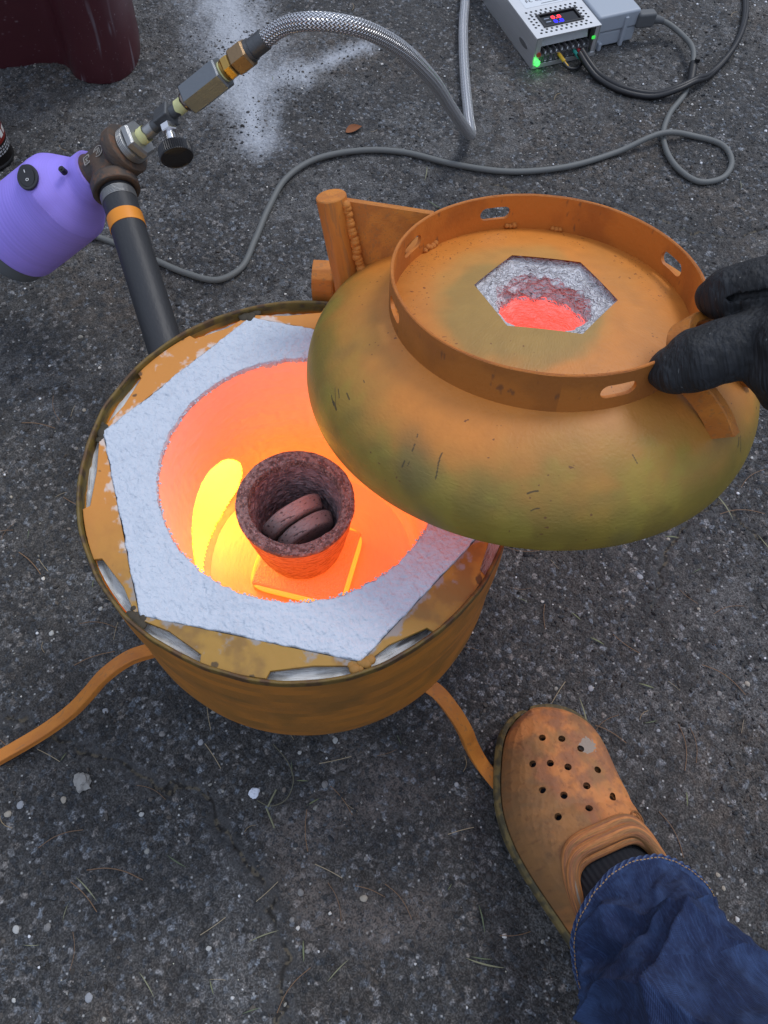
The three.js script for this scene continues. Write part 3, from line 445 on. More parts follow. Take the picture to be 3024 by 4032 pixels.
// ------------------------------------------------------------------ burner with blower, tee and gas fittings
const U_ = V(0.8087, 0.5761, -0.1193).normalize();
const ax = t => TEE.clone().addScaledVector(U_, t);
const camRight = V(0.9986, 0.0239, -0.0465), camUp = V(-0.0523, 0.4565, -0.8882), toCam = V(0.30, 0.60, 0.74);   // facings used below: to the side, to the back, to the front above
const perp = v => v.clone().addScaledVector(U_, -v.dot(U_)).normalize();
const burner = group('gas_burner', 'gas burner with purple blower, rusty tee, black pipe and brass fittings beside furnace', 'burner', [TEE.x, 0, TEE.z]);
{
  const steel = std([0.42, 0.42, 0.41], 0.38, { metalness: 0.9, bumpMap: paintBump, bumpScale: 0.0004 });
  const darkSteel = std([0.13, 0.135, 0.14], 0.5, { metalness: 0.7, bumpMap: paintBump, bumpScale: 0.0005 });
  const blackPipe = std([0.035, 0.036, 0.039], 0.5, { metalness: 0.25, bumpMap: paintBump, bumpScale: 0.0005 });
  const rust = std(0xffffff, 0.68, { metalness: 0.25, map: tex(512, 512, (u, v) => mix3(mix3([0.115, 0.075, 0.052], [0.075, 0.06, 0.052], step(0.4, 0.65, fbm2(u * 10, v * 10, 601))), [0.22, 0.10, 0.05], 0.5 * step(0.6, 0.75, fbm2(u * 24, v * 24, 605)))), bumpMap: paintBump, bumpScale: 0.0012 });
  const ptfe = std([0.72, 0.70, 0.33], 0.6), brass = std([0.50, 0.31, 0.09], 0.3, { metalness: 0.9 }), bronze = std([0.30, 0.20, 0.11], 0.4, { metalness: 0.8, bumpMap: paintBump, bumpScale: 0.0004 });
  const knobM = std([0.014, 0.014, 0.016], 0.42);
  // pipe to the furnace
  const w = TW.clone().negate(), P0 = TEE.clone().addScaledVector(w, 0.026), PR = 0.0167;
  const pipe = part('pipe', cyl(P0, TEE.clone().addScaledVector(w, 0.262), PR, PR, 48), blackPipe, burner);
  const thr = []; for (let i = 0; i < 6; i++) thr.push(along(new THREE.TorusGeometry(PR + 0.0001, 0.0006, 8, 48).rotateX(Math.PI / 2), TEE.clone().addScaledVector(w, 0.0395 + i * 0.0016), w));
  sub('pipe_thread', merge(thr), steel, pipe);
  const b0 = TEE.clone().addScaledVector(w, 0.0655), ob = lathe([[PR + 0.0002, 0], [PR + 0.0006, 0.0002], [PR + 0.0006, 0.0138], [PR + 0.0002, 0.014]], 48);
  sub('tape_band', along(ob, b0, w), std([0.80, 0.27, 0.015], 0.5), pipe);
  // tee: run along U_, branch along w; the two solids are joined by a rounded saddle
  const teeRun = lathe([[0, -0.030], [0.0175, -0.030], [0.0205, -0.0285], [0.0208, -0.019], [0.0188, -0.016], [0.0188, 0.013], [0.0205, 0.0145], [0.0235, 0.0175], [0.0245, 0.0195], [0.0245, 0.0285], [0.0235, 0.030], [0.0, 0.030]], 56);
  const teeBr = lathe([[0, 0], [0.0205, 0], [0.0192, 0.008], [0.0188, 0.016], [0.0195, 0.020], [0.0222, 0.0225], [0.0232, 0.0245], [0.0232, 0.034], [0.0222, 0.0355], [0.0172, 0.0355], [0.0168, 0.028], [0, 0.028]], 56);
  const tee = part('tee_fitting', merge([along(teeRun, TEE, U_), along(teeBr, TEE, w)]), rust, burner);
  // cast marks: a ring with three strokes and a framed cross
  const nrm = perp(toCam.clone().addScaledVector(camUp, 0.55).addScaledVector(camRight, -0.35)), tg = nrm.clone().cross(U_).normalize();
  const mk = (t, rs, list) => { const o = ax(t).addScaledVector(nrm, rs), mm = new THREE.Matrix4().makeBasis(U_, tg, nrm).setPosition(o); return merge(list).applyMatrix4(mm); };
  const castM = std([0.42, 0.38, 0.33], 0.45, { metalness: 0.4 });
  sub('cast_mark', mk(0.008, 0.0190, [new THREE.TorusGeometry(0.0058, 0.0006, 8, 30).scale(1, 0.86, 1), ...[-0.0022, 0, 0.0022].map(x => new THREE.BoxGeometry(0.0008, 0.005, 0.001).translate(x, -0.0003, 0)), new THREE.BoxGeometry(0.0052, 0.0008, 0.001).translate(0, 0.0025, 0)]), castM, tee);
  sub('cast_mark', mk(-0.0085, 0.0190, [new THREE.BoxGeometry(0.0076, 0.0009, 0.001).translate(0, 0.004, 0), new THREE.BoxGeometry(0.0076, 0.0009, 0.001).translate(0, -0.004, 0), new THREE.BoxGeometry(0.0009, 0.0072, 0.001).translate(0.0036, 0, 0), new THREE.BoxGeometry(0.0009, 0.0072, 0.001).translate(-0.0036, 0, 0), new THREE.BoxGeometry(0.0008, 0.006, 0.001).rotateZ(0.6), new THREE.BoxGeometry(0.0008, 0.006, 0.001).rotateZ(-0.6)]), castM, tee);
  // reducing bushing
  const bt = []; for (let i = 0; i < 4; i++) bt.push(along(new THREE.TorusGeometry(0.0168, 0.0008, 8, 44).rotateX(Math.PI / 2), ax(0.0318 + i * 0.0017), U_));
  const bush = part('reducing_bushing', merge([cyl(ax(0.028), ax(0.0385), 0.0163, 0.0163, 40), hexNut(ax(0.0385), U_, 0.0185, 0.0095)]), steel, burner);
  sub('bushing_thread', merge(bt), steel, bush);
  const wrap = (t0, r, L, s) => { const g = surf(40, 8, (u, v) => { const a = u * 2 * Math.PI, e = (n2(u * 9, v > 0.5 ? 3 : 7, s) - 0.5) * 0.003; return V((r + 0.0004 * n2(u * 12, v * 5, s)) * Math.cos(a), L * v + (v === 0 || v === 1 ? e : 0), (r + 0.0004 * n2(u * 12, v * 5, s)) * Math.sin(a)); }, null, true); return along(g, ax(t0), U_); };
  part('thread_tape', wrap(0.0478, 0.0077, 0.0085, 3), ptfe, burner);
  part('nipple', cyl(ax(0.046), ax(0.066), 0.0068, 0.0068, 28), steel, burner);
  // needle valve
  const vb = ax(0.082), kd = perp(camUp.clone().multiplyScalar(-0.86).addScaledVector(toCam, 0.42).addScaledVector(camRight, 0.55));
  const sq = perp(toCam), boxV = along(new RoundedBoxGeometry(0.0175, 0.017, 0.0175, 3, 0.0018), vb.clone(), U_);
  const valve = part('needle_valve', merge([boxV, cyl(ax(0.060), ax(0.107), 0.0062, 0.0062, 24)]), darkSteel, burner);
  sub('bonnet', merge([hexNut(vb.clone().addScaledVector(kd, 0.008), kd, 0.0078, 0.008), cyl(vb.clone().addScaledVector(kd, 0.014), vb.clone().addScaledVector(kd, 0.030), 0.0045)]), std([0.72, 0.72, 0.74], 0.22, { metalness: 0.95 }), valve);
  const kp = []; for (let i = 0; i <= 6; i++) kp.push([0.0155 * [0.32, 0.5, 0.97, 1, 1, 0.97, 0.86][i], [0, 0.003, 0.006, 0.0075, 0.0155, 0.017, 0.0178][i]]); kp.unshift([0, 0]); kp.push([0.0127, 0.0174], [0, 0.0168]);
  const kg = lathe(kp, 96); { const p = kg.attributes.position; for (let i = 0; i < p.count; i++) { const x = p.getX(i), z = p.getZ(i), y = p.getY(i); if (y > 0.0065 && y < 0.0165 && Math.hypot(x, z) > 0.012) { const k = 1 + 0.035 * (Math.round(Math.atan2(z, x) / (2 * Math.PI) * 96) % 2 ? 1 : -1); p.setXYZ(i, x * k, y, z * k); } } kg.computeVertexNormals(); }
  sub('knob', along(crease(kg, 0.5), vb.clone().addScaledVector(kd, 0.0265), kd), knobM, valve);
  part('thread_tape', wrap(0.098, 0.0068, 0.0085, 9), ptfe, burner);
  part('ferrule', along(lathe([[0.005, 0], [0.0084, 0.0005], [0.0088, 0.002], [0.0088, 0.0035], [0.0078, 0.005], [0.005, 0.0055]], 32), ax(0.107), U_), std([0.25, 0.2, 0.17], 0.25, { metalness: 0.95 }), burner);
  part('hex_coupling', hexNut(ax(0.1125), U_, 0.0150, 0.044, 0.1), std([0.21, 0.225, 0.24], 0.42, { metalness: 0.75, bumpMap: paintBump, bumpScale: 0.0004 }), burner);
  part('thread_tape', wrap(0.1560, 0.0088, 0.004, 14), ptfe, burner);
  part('brass_adapter', merge([cyl(ax(0.158), ax(0.161), 0.0092, 0.0098), hexNut(ax(0.1605), U_, 0.0108, 0.0085)]), brass, burner);
  part('brass_flare_nut', hexNut(ax(0.170), U_, 0.0128, 0.0175, 0.14), bronze, burner);
  part('hose_ferrule', merge([cyl(ax(0.187), ax(0.191), 0.0098, 0.0098, 32), cyl(ax(0.1905), ax(0.206), 0.0088, 0.0088, 12)]), darkSteel, burner);

  // blower housing: printed purple plastic
  const nU = U_.clone().negate(), bo = ax(-0.031);
  const purple = std(0xffffff, 0.68, { map: tex(128, 512, (u, v) => { const k = 0.96 + 0.08 * n2(1, v * 200, 611); return [0.33 * k, 0.25 * k, 0.84 * k]; }), bumpMap: tex(64, 1024, (u, v) => 0.5 + 0.5 * Math.sin(v * 1024 * Math.PI / 4), { srgb: false }), bumpScale: 0.00012 });
  const hp = [[0.0195, -0.012], [0.0235, -0.0125], [0.0245, -0.0105], [0.0252, 0.002], [0.0285, 0.0075], [0.0350, 0.0160], [0.0415, 0.0245], [0.0452, 0.0300], [0.0466, 0.0350], [0.0474, 0.060], [0.0482, 0.108], [0.0478, 0.1155], [0.0455, 0.117], [0.0, 0.117]];
  const hc = new THREE.SplineCurve(hp.slice(0, 12).map(p => new THREE.Vector2(...p))).getPoints(70); hc.push(new THREE.Vector2(0.0462, 0.117), new THREE.Vector2(0, 0.117));
  const hg = new THREE.LatheGeometry(hc, 96);
  const padDir = perp(camUp.clone().multiplyScalar(0.42).addScaledVector(toCam, 0.85).addScaledVector(camRight, -0.34));
  { // swell the collar towards the switch
    const M = basis(nU), inv = M.clone().invert(), pl = padDir.clone().transformDirection(inv), p = hg.attributes.position;
    for (let i = 0; i < p.count; i++) { const q = V(p.getX(i), 0, p.getZ(i)), r = q.length(), y = p.getY(i); if (r < 0.01) continue; const c = q.clone().normalize().dot(pl), k = step(0.70, 0.99, c) * step(0.010, 0.026, y) * step(0.11, 0.05, y), nr = r + 0.0035 * k * step(0.05, 0.03, y); p.setX(i, p.getX(i) / r * nr); p.setZ(i, p.getZ(i) / r * nr); }
    hg.computeVertexNormals();
  }
  const housing = part('blower_housing', along(hg, bo, nU), purple, burner);
  part('blower_base', along(lathe([[0.0, 0.1165], [0.0452, 0.1165], [0.0458, 0.118], [0.0458, 0.132], [0.0445, 0.1345], [0, 0.1345]], 80), bo, nU), std([0.11, 0.125, 0.14], 0.6), burner);
  const sc = bo.clone().addScaledVector(nU, 0.029).addScaledVector(padDir, 0.0476); padDir.addScaledVector(U_, 0.40).normalize(); const sx = nU.clone().cross(padDir).normalize(), SM = new THREE.Matrix4().makeBasis(sx, padDir, sx.clone().cross(padDir));
  const ell = (a, b, h, y) => { const s = new THREE.Shape(); s.absellipse(0, 0, a, b, 0, Math.PI * 2); return new THREE.ExtrudeGeometry(s, { depth: h, bevelEnabled: true, bevelSize: 0.0006, bevelThickness: 0.0006, bevelSegments: 2, curveSegments: 28 }).rotateX(-Math.PI / 2).translate(0, y, 0); };
  const bz = sub('switch_bezel', ell(0.0128, 0.0100, 0.002, 0.0).applyMatrix4(SM).translate(sc.x, sc.y, sc.z), std([0.02, 0.02, 0.022], 0.45), housing);
  const rk = ell(0.0104, 0.0072, 0.0022, 0.0018); { const p = rk.attributes.position; for (let i = 0; i < p.count; i++) p.setY(i, p.getY(i) + 0.16 * p.getX(i)); rk.computeVertexNormals(); }
  sub('rocker', rk.applyMatrix4(SM).translate(sc.x, sc.y, sc.z), std([0.012, 0.012, 0.014], 0.35), housing);
  const mkw = std([0.8, 0.8, 0.8], 0.6);
  sub('switch_mark', merge([new THREE.TorusGeometry(0.0013, 0.00028, 6, 20).rotateX(Math.PI / 2).translate(-0.0042, 0.0042, 0), new THREE.BoxGeometry(0.0028, 0.0004, 0.0006).rotateZ(0.16).translate(0.0042, 0.0056, 0)]).applyMatrix4(SM).translate(sc.x, sc.y, sc.z), mkw, housing);
  const pc = bo.clone().addScaledVector(nU, 0.0115).addScaledVector(padDir.clone().addScaledVector(sx, -0.1).normalize(), 0.031);
  sub('speed_knob', merge([cyl(pc, pc.clone().addScaledVector(padDir, 0.0065), 0.0033, 0.0030, 24), cyl(pc.clone().addScaledVector(padDir, 0.006), pc.clone().addScaledVector(padDir, 0.0075), 0.0016, 0.0012, 16)]), std([0.012, 0.012, 0.013], 0.4), housing);
}

// ------------------------------------------------------------------ braided hose, cord, cable
{
  const bt = (fn, o) => tex(64, 64, fn, o);
  const wv = (u, v) => { const a = ((u + v) * 2) % 1, b = ((u - v + 2) * 2) % 1, over = (Math.floor((u + v) * 2) + Math.floor((u - v + 2) * 2)) % 2; return over ? Math.sin(a * Math.PI) : Math.sin(b * Math.PI); };
  const rep = [7, 300], bump = bt(wv, { srgb: false, repeat: rep }), col = bt((u, v) => { const k = wv(u, v); return mix3([0.13, 0.13, 0.13], [0.80, 0.81, 0.83], step(0.1, 0.75, k)); }, { repeat: rep });
  const pts = [ax(0.2045).toArray(), [-0.108, 0.337, -0.674], [-0.082, 0.350, -0.662], [-0.050, 0.346, -0.666], [-0.014, 0.306, -0.708], [0.022, 0.235, -0.772], [0.052, 0.146, -0.85], [0.078, 0.066, -0.922], [0.0925, 0.022, -0.968], [0.0915, 0.0092, -1.02], [0.0855, 0.0088, -1.12], [0.0835, 0.0088, -1.23], [0.0865, 0.0088, -1.305], [0.089, 0.0088, -1.40], [0.1, 0.0088, -1.8], [0.2, 0.0088, -2.4]];
  const g = new THREE.TubeGeometry(curve(pts), 420, 0.0074, 24), uv = g.attributes.uv; for (let i = 0; i < uv.count; i++) uv.setXY(i, uv.getY(i), uv.getX(i));
  thing('braided_hose', g, std(0xffffff, 0.32, { metalness: 0.85, map: col, bumpMap: bump, bumpScale: 0.0012 }), 'silver braided metal gas hose arching up from the brass fitting and down to asphalt', 'hose');
}
{
  const c = group('electric_cable', 'thin grey power cord winding across the asphalt with one loop', 'cord', [-0.058, 0, -0.945]);
  const y = 0.0046, cp = [[-0.430, 0.075, -0.712], [-0.421, 0.03, -0.745], [-0.382, y, -0.756], [-0.308, y, -0.724], [-0.264, y, -0.704], [-0.222, y, -0.695], [-0.196, y, -0.716], [-0.184, y, -0.765], [-0.173, y, -0.824], [-0.155, y, -0.883], [-0.12, y, -0.922], [-0.058, y, -0.945], [0, y, -0.946], [0.071, y, -0.927], [0.147, y, -0.918], [0.225, y, -0.933], [0.298, y, -0.968], [0.367, 0.0135, -1.003], [0.415, y, -1.011], [0.452, y, -0.995], [0.46, y, -0.962], [0.442, y, -0.928], [0.408, y, -0.918], [0.38, y, -0.946], [0.369, 0.0042, -1.003], [0.383, y, -1.054], [0.414, y, -1.109], [0.431, 0.012, -1.170], [0.432, 0.016, -1.198], [0.422, 0.014, -1.232], [0.397, 0.022, -1.248], [0.372, 0.03, -1.243], [0.356, 0.033, -1.232]];
  part('cord', tube(cp, 0.0040, 420, 12), std([0.135, 0.14, 0.135], 0.6), c);
  part('plug', merge([along(new RoundedBoxGeometry(0.016, 0.03, 0.022, 3, 0.004), V(0.358, 0.034, -1.236), V(0.9, -0.05, -0.3)), cyl(V(0.366, 0.033, -1.239), V(0.388, 0.026, -1.247), 0.007, 0.005)]), std([0.10, 0.105, 0.11], 0.6), c);
  part('cable_tie', merge([cyl(V(0.423, 0.0075, -1.128), V(0.4305, 0.013, -1.165), 0.0062, 0.0062), new THREE.BoxGeometry(0.006, 0.006, 0.006).translate(0.4335, 0.02, -1.163)]), std([0.012, 0.012, 0.013], 0.5), c);
  const k = group('black_cable', 'flat pair of black wires curving from the power supply over the asphalt', 'cable', [0.363, 0, -1.093]);
  const yb = 0.0055, bp = [[0.256, 0.02, -1.165], [0.268, 0.012, -1.150], [0.284, yb, -1.131], [0.316, yb, -1.103], [0.363, yb, -1.093], [0.398, 0.0125, -1.101], [0.424, 0.0145, -1.118], [0.453, yb, -1.147], [0.498, yb, -1.212], [0.528, yb, -1.286], [0.544, yb, -1.375], [0.56, yb, -1.6], [0.62, yb, -2.2]];
  const bm = std([0.010, 0.010, 0.012], 0.45);
  part('wire', tube(bp, 0.0042, 200, 12), bm, k);
  part('wire', tube(bp.map((p, i) => [p[0] + 0.004, p[1] + 0.0005, p[2] - 0.0072]), 0.0042, 200, 12), bm, k);
}

// ------------------------------------------------------------------ power supply
{
  const ang = Math.atan2(0.042, 0.097), psu = group('power_supply', 'silver metal power supply with lit red and blue display and bare front terminals', 'power supply', [0.187, 0, -1.150]);
  psu.rotation.y = ang;                                            // +x runs along the front, -z to the back
  const W = 0.107, H = 0.047, D = 0.205, alu = std(0xffffff, 0.38, { metalness: 0.75, map: tex(256, 256, (u, v) => { const k = 0.66 + 0.10 * fbm2(u * 3, v * 60, 701, 3); return [k, k * 1.01, k * 1.02]; }), bumpMap: paintBump, bumpScale: 0.0002 });
  const sh = new THREE.Shape(); sh.moveTo(0, 0); sh.lineTo(W, 0); sh.lineTo(W, D); sh.lineTo(0, D);
  const hole = (x, y, r) => { const p = new THREE.Path(); p.absarc(x, y, r, 0, Math.PI * 2, true); sh.holes.push(p); };
  const wx = 0.024, wy = 0.022, ww = 0.062, wh = 0.028;
  for (let i = 0; i < 11; i++) for (const [y, o] of [[0.010, 0], [0.0165, 0.5], [0.0555, 0.5], [0.062, 0]]) { const x = 0.012 + (i + o) * 0.0082; if (x < W - 0.01 && (y < 0.05 ? true : true)) hole(x, y, 0.0021); }
  for (let j = 0; j < 4; j++) for (const x of [0.010, 0.0165, 0.0905, 0.097]) hole(x, 0.0245 + j * 0.0077 + (x === 0.0165 || x === 0.0905 ? 0.0035 : 0), 0.0021);
  const wp = new THREE.Path(); wp.moveTo(wx, wy); wp.lineTo(wx, wy + wh); wp.lineTo(wx + ww, wy + wh); wp.lineTo(wx + ww, wy); sh.holes.push(wp);
  const cover = new THREE.ExtrudeGeometry(sh, { depth: 0.0012, bevelEnabled: false, curveSegments: 6 }).rotateX(-Math.PI / 2).translate(0, H - 0.0012, 0);
  mesh('top_cover', cover, alu, psu);
  mesh('side_panel', new RoundedBoxGeometry(0.0012, H - 0.0014, D, 1, 0.0004).translate(0.0006, H / 2 - 0.0007, -D / 2), alu, psu);
  mesh('side_panel', new RoundedBoxGeometry(0.0012, H - 0.0014, D, 1, 0.0004).translate(W - 0.0006, H / 2 - 0.0007, -D / 2), alu, psu);
  mesh('base_tray', merge([new THREE.BoxGeometry(W - 0.003, 0.0014, D).translate(W / 2, 0.0012, -D / 2), new THREE.BoxGeometry(W - 0.003, 0.006, 0.0012).translate(W / 2, 0.0035, 0.0)]), alu, psu);
  mesh('back_panel', new THREE.BoxGeometry(W - 0.003, H - 0.003, 0.0012).translate(W / 2, H / 2, -D + 0.001), alu, psu);
  mesh('inner_board', new THREE.BoxGeometry(W - 0.004, H - 0.010, 0.002).translate(W / 2, H / 2, -0.022), std([0.02, 0.025, 0.022], 0.7), psu);
  mesh('front_flange', new THREE.BoxGeometry(0.008, H - 0.004, 0.0012).translate(0.006, H / 2, -0.001), alu, psu);
  mesh('front_flange', new THREE.BoxGeometry(0.006, H - 0.004, 0.0012).translate(W - 0.005, H / 2, -0.001), alu, psu);
  const slot = new THREE.Shape(); slot.absellipse(0, 0, 0.014, 0.004, 0, 6.283);
  mesh('side_slot', new THREE.ExtrudeGeometry(slot, { depth: 0.0006, bevelEnabled: false }).rotateY(-Math.PI / 2).translate(-0.0001, 0.02, -0.035), std([0.22, 0.22, 0.22], 0.4, { metalness: 0.6 }), psu);
  // label and display
  const ink = document.createElement('canvas'); ink.width = 512; ink.height = 512; { const c = ink.getContext('2d'); c.fillStyle = '#d4d8dc'; c.fillRect(0, 0, 512, 512); c.fillStyle = '#3a3d45'; const r = rng(5);
    for (const [y, s, x1] of [[30, 20, 260], [70, 14, 400], [100, 14, 430], [130, 14, 420], [165, 14, 380], [195, 14, 440], [225, 14, 400], [255, 14, 430], [290, 14, 440], [320, 14, 425]]) for (let x = 24; x < x1;) { const l = 6 + r() * 9; c.fillRect(x, y, l * 0.8, s * 0.7); x += l + 2 + (r() > 0.8 ? 8 : 0); }
    c.font = 'bold 64px sans-serif'; c.fillText('FC', 40, 430); c.fillText('CE', 140, 430); c.lineWidth = 7; c.strokeStyle = '#3a3d45'; for (const x of [270, 345, 420]) { c.beginPath(); c.arc(x, 406, 24, 0, 6.3); c.stroke(); c.beginPath(); c.arc(x, 406, 9, 0, 6.3); c.fill(); } c.fillRect(180, 475, 190, 9); }
  const it = new THREE.CanvasTexture(ink); it.colorSpace = THREE.SRGBColorSpace;
  mesh('rating_label', new THREE.PlaneGeometry(0.080, 0.076).rotateX(-Math.PI / 2).translate(0.056, H + 0.0002, -0.110), std(0xffffff, 0.5, { map: it }), psu);
  const dc = document.createElement('canvas'); dc.width = 512; dc.height = 256; const d2 = dc.getContext('2d'); d2.fillStyle = '#07070a'; d2.fillRect(0, 0, 512, 256);
  const ec = document.createElement('canvas'); ec.width = 512; ec.height = 256; const e2 = ec.getContext('2d'); e2.fillStyle = '#000'; e2.fillRect(0, 0, 512, 256);
  d2.fillStyle = '#8a93a0'; d2.fillRect(50, 70, 70, 22); d2.fillRect(50, 150, 70, 22);
  e2.fillStyle = '#ff2838'; e2.font = 'bold 104px sans-serif'; e2.fillText('0.0', 150, 118); e2.fillStyle = '#1a10ff'; e2.fillText('0.0', 150, 220);
  const dt = new THREE.CanvasTexture(dc), et = new THREE.CanvasTexture(ec); dt.colorSpace = et.colorSpace = THREE.SRGBColorSpace;
  mesh('display_frame', merge([[ww + 0.004, 0.003, 0, wh / 2], [ww + 0.004, 0.003, 0, -wh / 2]].map(q => new THREE.BoxGeometry(q[0], 0.0022, q[1]).translate(wx + ww / 2 + q[2], H + 0.0004, -(wy + wh / 2) + q[3])).concat([1, -1].map(s => new THREE.BoxGeometry(0.003, 0.0022, wh - 0.003).translate(wx + ww / 2 + s * ww / 2, H + 0.0004, -(wy + wh / 2))))), std([0.015, 0.015, 0.016], 0.4), psu);
  mesh('display', new THREE.PlaneGeometry(ww - 0.003, wh - 0.003).rotateX(-Math.PI / 2).translate(wx + ww / 2, H - 0.0006, -(wy + wh / 2)), std(0xffffff, 0.15, { map: dt, emissive: lin(3, 3, 3), emissiveMap: et }), psu);
  // terminals
  mesh('terminal_block', merge([new THREE.BoxGeometry(0.084, 0.012, 0.012).translate(0.051, 0.0125, -0.009), ...[...Array(10)].map((_, i) => new THREE.BoxGeometry(0.0012, 0.018, 0.014).translate(0.0092 + i * 0.0093, 0.0155, -0.008))]), std([0.10, 0.10, 0.11], 0.5), psu);
  for (let i = 0; i < 9; i++) mesh('terminal_screw', merge([new THREE.CylinderGeometry(0.0034, 0.0034, 0.002, 14).translate(0.0138 + i * 0.0093, 0.0195, -0.0085), new THREE.BoxGeometry(0.006, 0.001, 0.012).translate(0.0138 + i * 0.0093, 0.0182, -0.006), new THREE.BoxGeometry(0.0036, 0.004, 0.001).translate(0.0138 + i * 0.0093, 0.0085, -0.0025)]), std([0.7, 0.71, 0.72], 0.25, { metalness: 0.9 }), psu);
  mesh('terminal_cover', new RoundedBoxGeometry(0.082, 0.013, 0.0015, 1, 0.0004).rotateX(-0.35).translate(0.051, 0.034, -0.010), phy([0.9, 0.93, 0.95], 0.15, { transmission: 0.7, thickness: 0 }), psu);
  const lm = c => std(c, 0.45), lug = (x, c) => mesh('wire_lug', merge([cyl(V(x, 0.014, -0.003), V(x + 0.003, 0.010, 0.012), 0.0026), cyl(V(x + 0.003, 0.010, 0.012), V(x + 0.006, 0.007, 0.02), 0.0014)]), lm(c), psu);
  lug(0.045, [0.72, 0.42, 0.03]); lug(0.0705, [0.03, 0.36, 0.30]); lug(0.0775, [0.45, 0.03, 0.04]);
  mesh('jumper_wire', tube([[0.046, 0.009, 0.012], [0.052, 0.005, 0.022], [0.066, 0.004, 0.024], [0.079, 0.008, 0.016], [0.085, 0.013, 0.002]], 0.0024, 60, 10), lm([0.012, 0.012, 0.014]), psu);
  mesh('lead_wire', tube([[0.082, 0.014, -0.004], [0.084, 0.014, 0.01], [0.075, 0.02, 0.0], [0.073, 0.018, 0.013]].slice(0, 2).concat([[0.0735, 0.018, 0.0105]]), 0.003, 40, 10), lm([0.012, 0.012, 0.014]), psu);
  mesh('trim_pot', cyl(V(0.0085, 0.021, -0.005), V(0.0085, 0.021, 0.001), 0.0035), lm([0.40, 0.06, 0.02]), psu);
  mesh('status_lamp', new THREE.SphereGeometry(0.0042, 20, 14).translate(0.0085, 0.0085, 0.0), std([0.05, 0.4, 0.08], 0.3, { emissive: lin(0.1, 2.6, 0.18) }), psu);
  const pl = new THREE.PointLight(lin(0.1, 1, 0.15), 0.00012, 0, 2); pl.position.set(0.0085, 0.0085, 0.008); pl.castShadow = true; pl.shadow.radius = 0.15; pl.shadow.camera.near = 0.001; pl.name = 'status_light'; psu.add(pl);
  mesh('status_lamp', new THREE.BoxGeometry(0.005, 0.004, 0.002).translate(W - 0.009, 0.030, 0.0), std([0.04, 0.3, 0.06], 0.3, { emissive: lin(0.03, 0.5, 0.05) }), psu);
  // grey plastic outlet box fixed to its side
  const pv = std([0.36, 0.40, 0.45], 0.5, { bumpMap: paintBump, bumpScale: 0.0002 });
  const box = mesh('outlet_box', merge([new RoundedBoxGeometry(0.072, 0.026, 0.115, 3, 0.004).translate(W + 0.0375, 0.038, -0.068), new RoundedBoxGeometry(0.072, 0.022, 0.110, 3, 0.003).translate(W + 0.0375, 0.013, -0.068)]), pv, psu);
  mesh('box_rib', new RoundedBoxGeometry(0.006, 0.044, 0.006, 2, 0.0015).translate(W + 0.050, 0.022, -0.0105), pv, box);
  mesh('box_foot', new RoundedBoxGeometry(0.006, 0.012, 0.008, 2, 0.0015).translate(W + 0.012, 0.006, -0.010), pv, box);
  const bc = document.createElement('canvas'); bc.width = 256; bc.height = 64; { const c = bc.getContext('2d'); c.fillStyle = '#a4acb6'; c.fillRect(0, 0, 256, 64); c.strokeStyle = '#4e5a78'; c.lineWidth = 7; c.beginPath(); for (let i = 0; i <= 60; i++) { const x = 14 + i * 3.8, y = 34 + 15 * Math.sin(i * 0.9) * (0.5 + 0.5 * hsh(i >> 2, 1, 1)); i ? c.lineTo(x, y) : c.moveTo(x, y); } c.stroke(); }
  const bct = new THREE.CanvasTexture(bc); bct.colorSpace = THREE.SRGBColorSpace;
  mesh('printed_mark', new THREE.PlaneGeometry(0.030, 0.008).rotateX(-Math.PI / 2).rotateY(-1.25).translate(W + 0.028, 0.0512, -0.085), std(0xffffff, 0.5, { map: bct }), box);
}

// ------------------------------------------------------------------ maroon plastic piece and spray can
{
  const o = [[-0.86, -1.03], [-0.637, -1.071], [-0.6, -1.083], [-0.545, -1.100], [-0.516, -1.103], [-0.499, -1.094], [-0.486, -1.076], [-0.471, -1.066], [-0.452, -1.0625], [-0.432, -1.065], [-0.414, -1.078], [-0.404, -1.1], [-0.401, -1.13], [-0.407, -1.165], [-0.418, -1.20], [-0.44, -1.235], [-0.47, -1.25], [-0.52, -1.245], [-0.86, -1.2]];
  const cv = new THREE.CatmullRomCurve3(o.map(p => V(p[0], 0, p[1])), true, 'catmullrom', 0.5), Hh = 0.52, mid = V(-0.62, 0, -1.16);
  const g = surf(300, 60, (u, v) => { const p = cv.getPoint(u), y = 0.001 + v * Hh, k = v < 0.012 ? 0.996 : 1, fl = 0.018 * v; p.x = mid.x + (p.x - mid.x) * k + fl * 0.6; p.z = mid.z + (p.z - mid.z) * k - fl; p.y = y; return p; }, null, true);
  const top = new THREE.ShapeGeometry(new THREE.Shape(cv.getPoints(160).map(p => new THREE.Vector2(p.x + 0.011, p.z - 0.018)))).rotateX(Math.PI / 2).translate(0, Hh, 0);
  const t = group('plastic_planter', 'dark maroon moulded plastic piece with rounded corner post on asphalt', 'container', [-0.62, 0, -1.16]);
  part('moulded_body', merge([g, top]), std(0xffffff, 0.34, { map: tex(512, 512, (u, v) => { let c = mix3([0.075, 0.018, 0.024], [0.060, 0.014, 0.019], fbm2(u * 20, v * 20, 801)); if (hsh(Math.floor(u * 400), Math.floor(v * 400), 9) > 0.992) c = [0.16, 0.11, 0.12]; const s = fbm2(u * 60, v * 7, 805, 3); return mix3(c, [0.22, 0.20, 0.23], 0.55 * step(0.66, 0.8, s) * step(0.5, 0.7, fbm2(u * 14, v * 5, 808, 2))); }), bumpMap: paintBump, bumpScale: 0.0002 }), t);
}
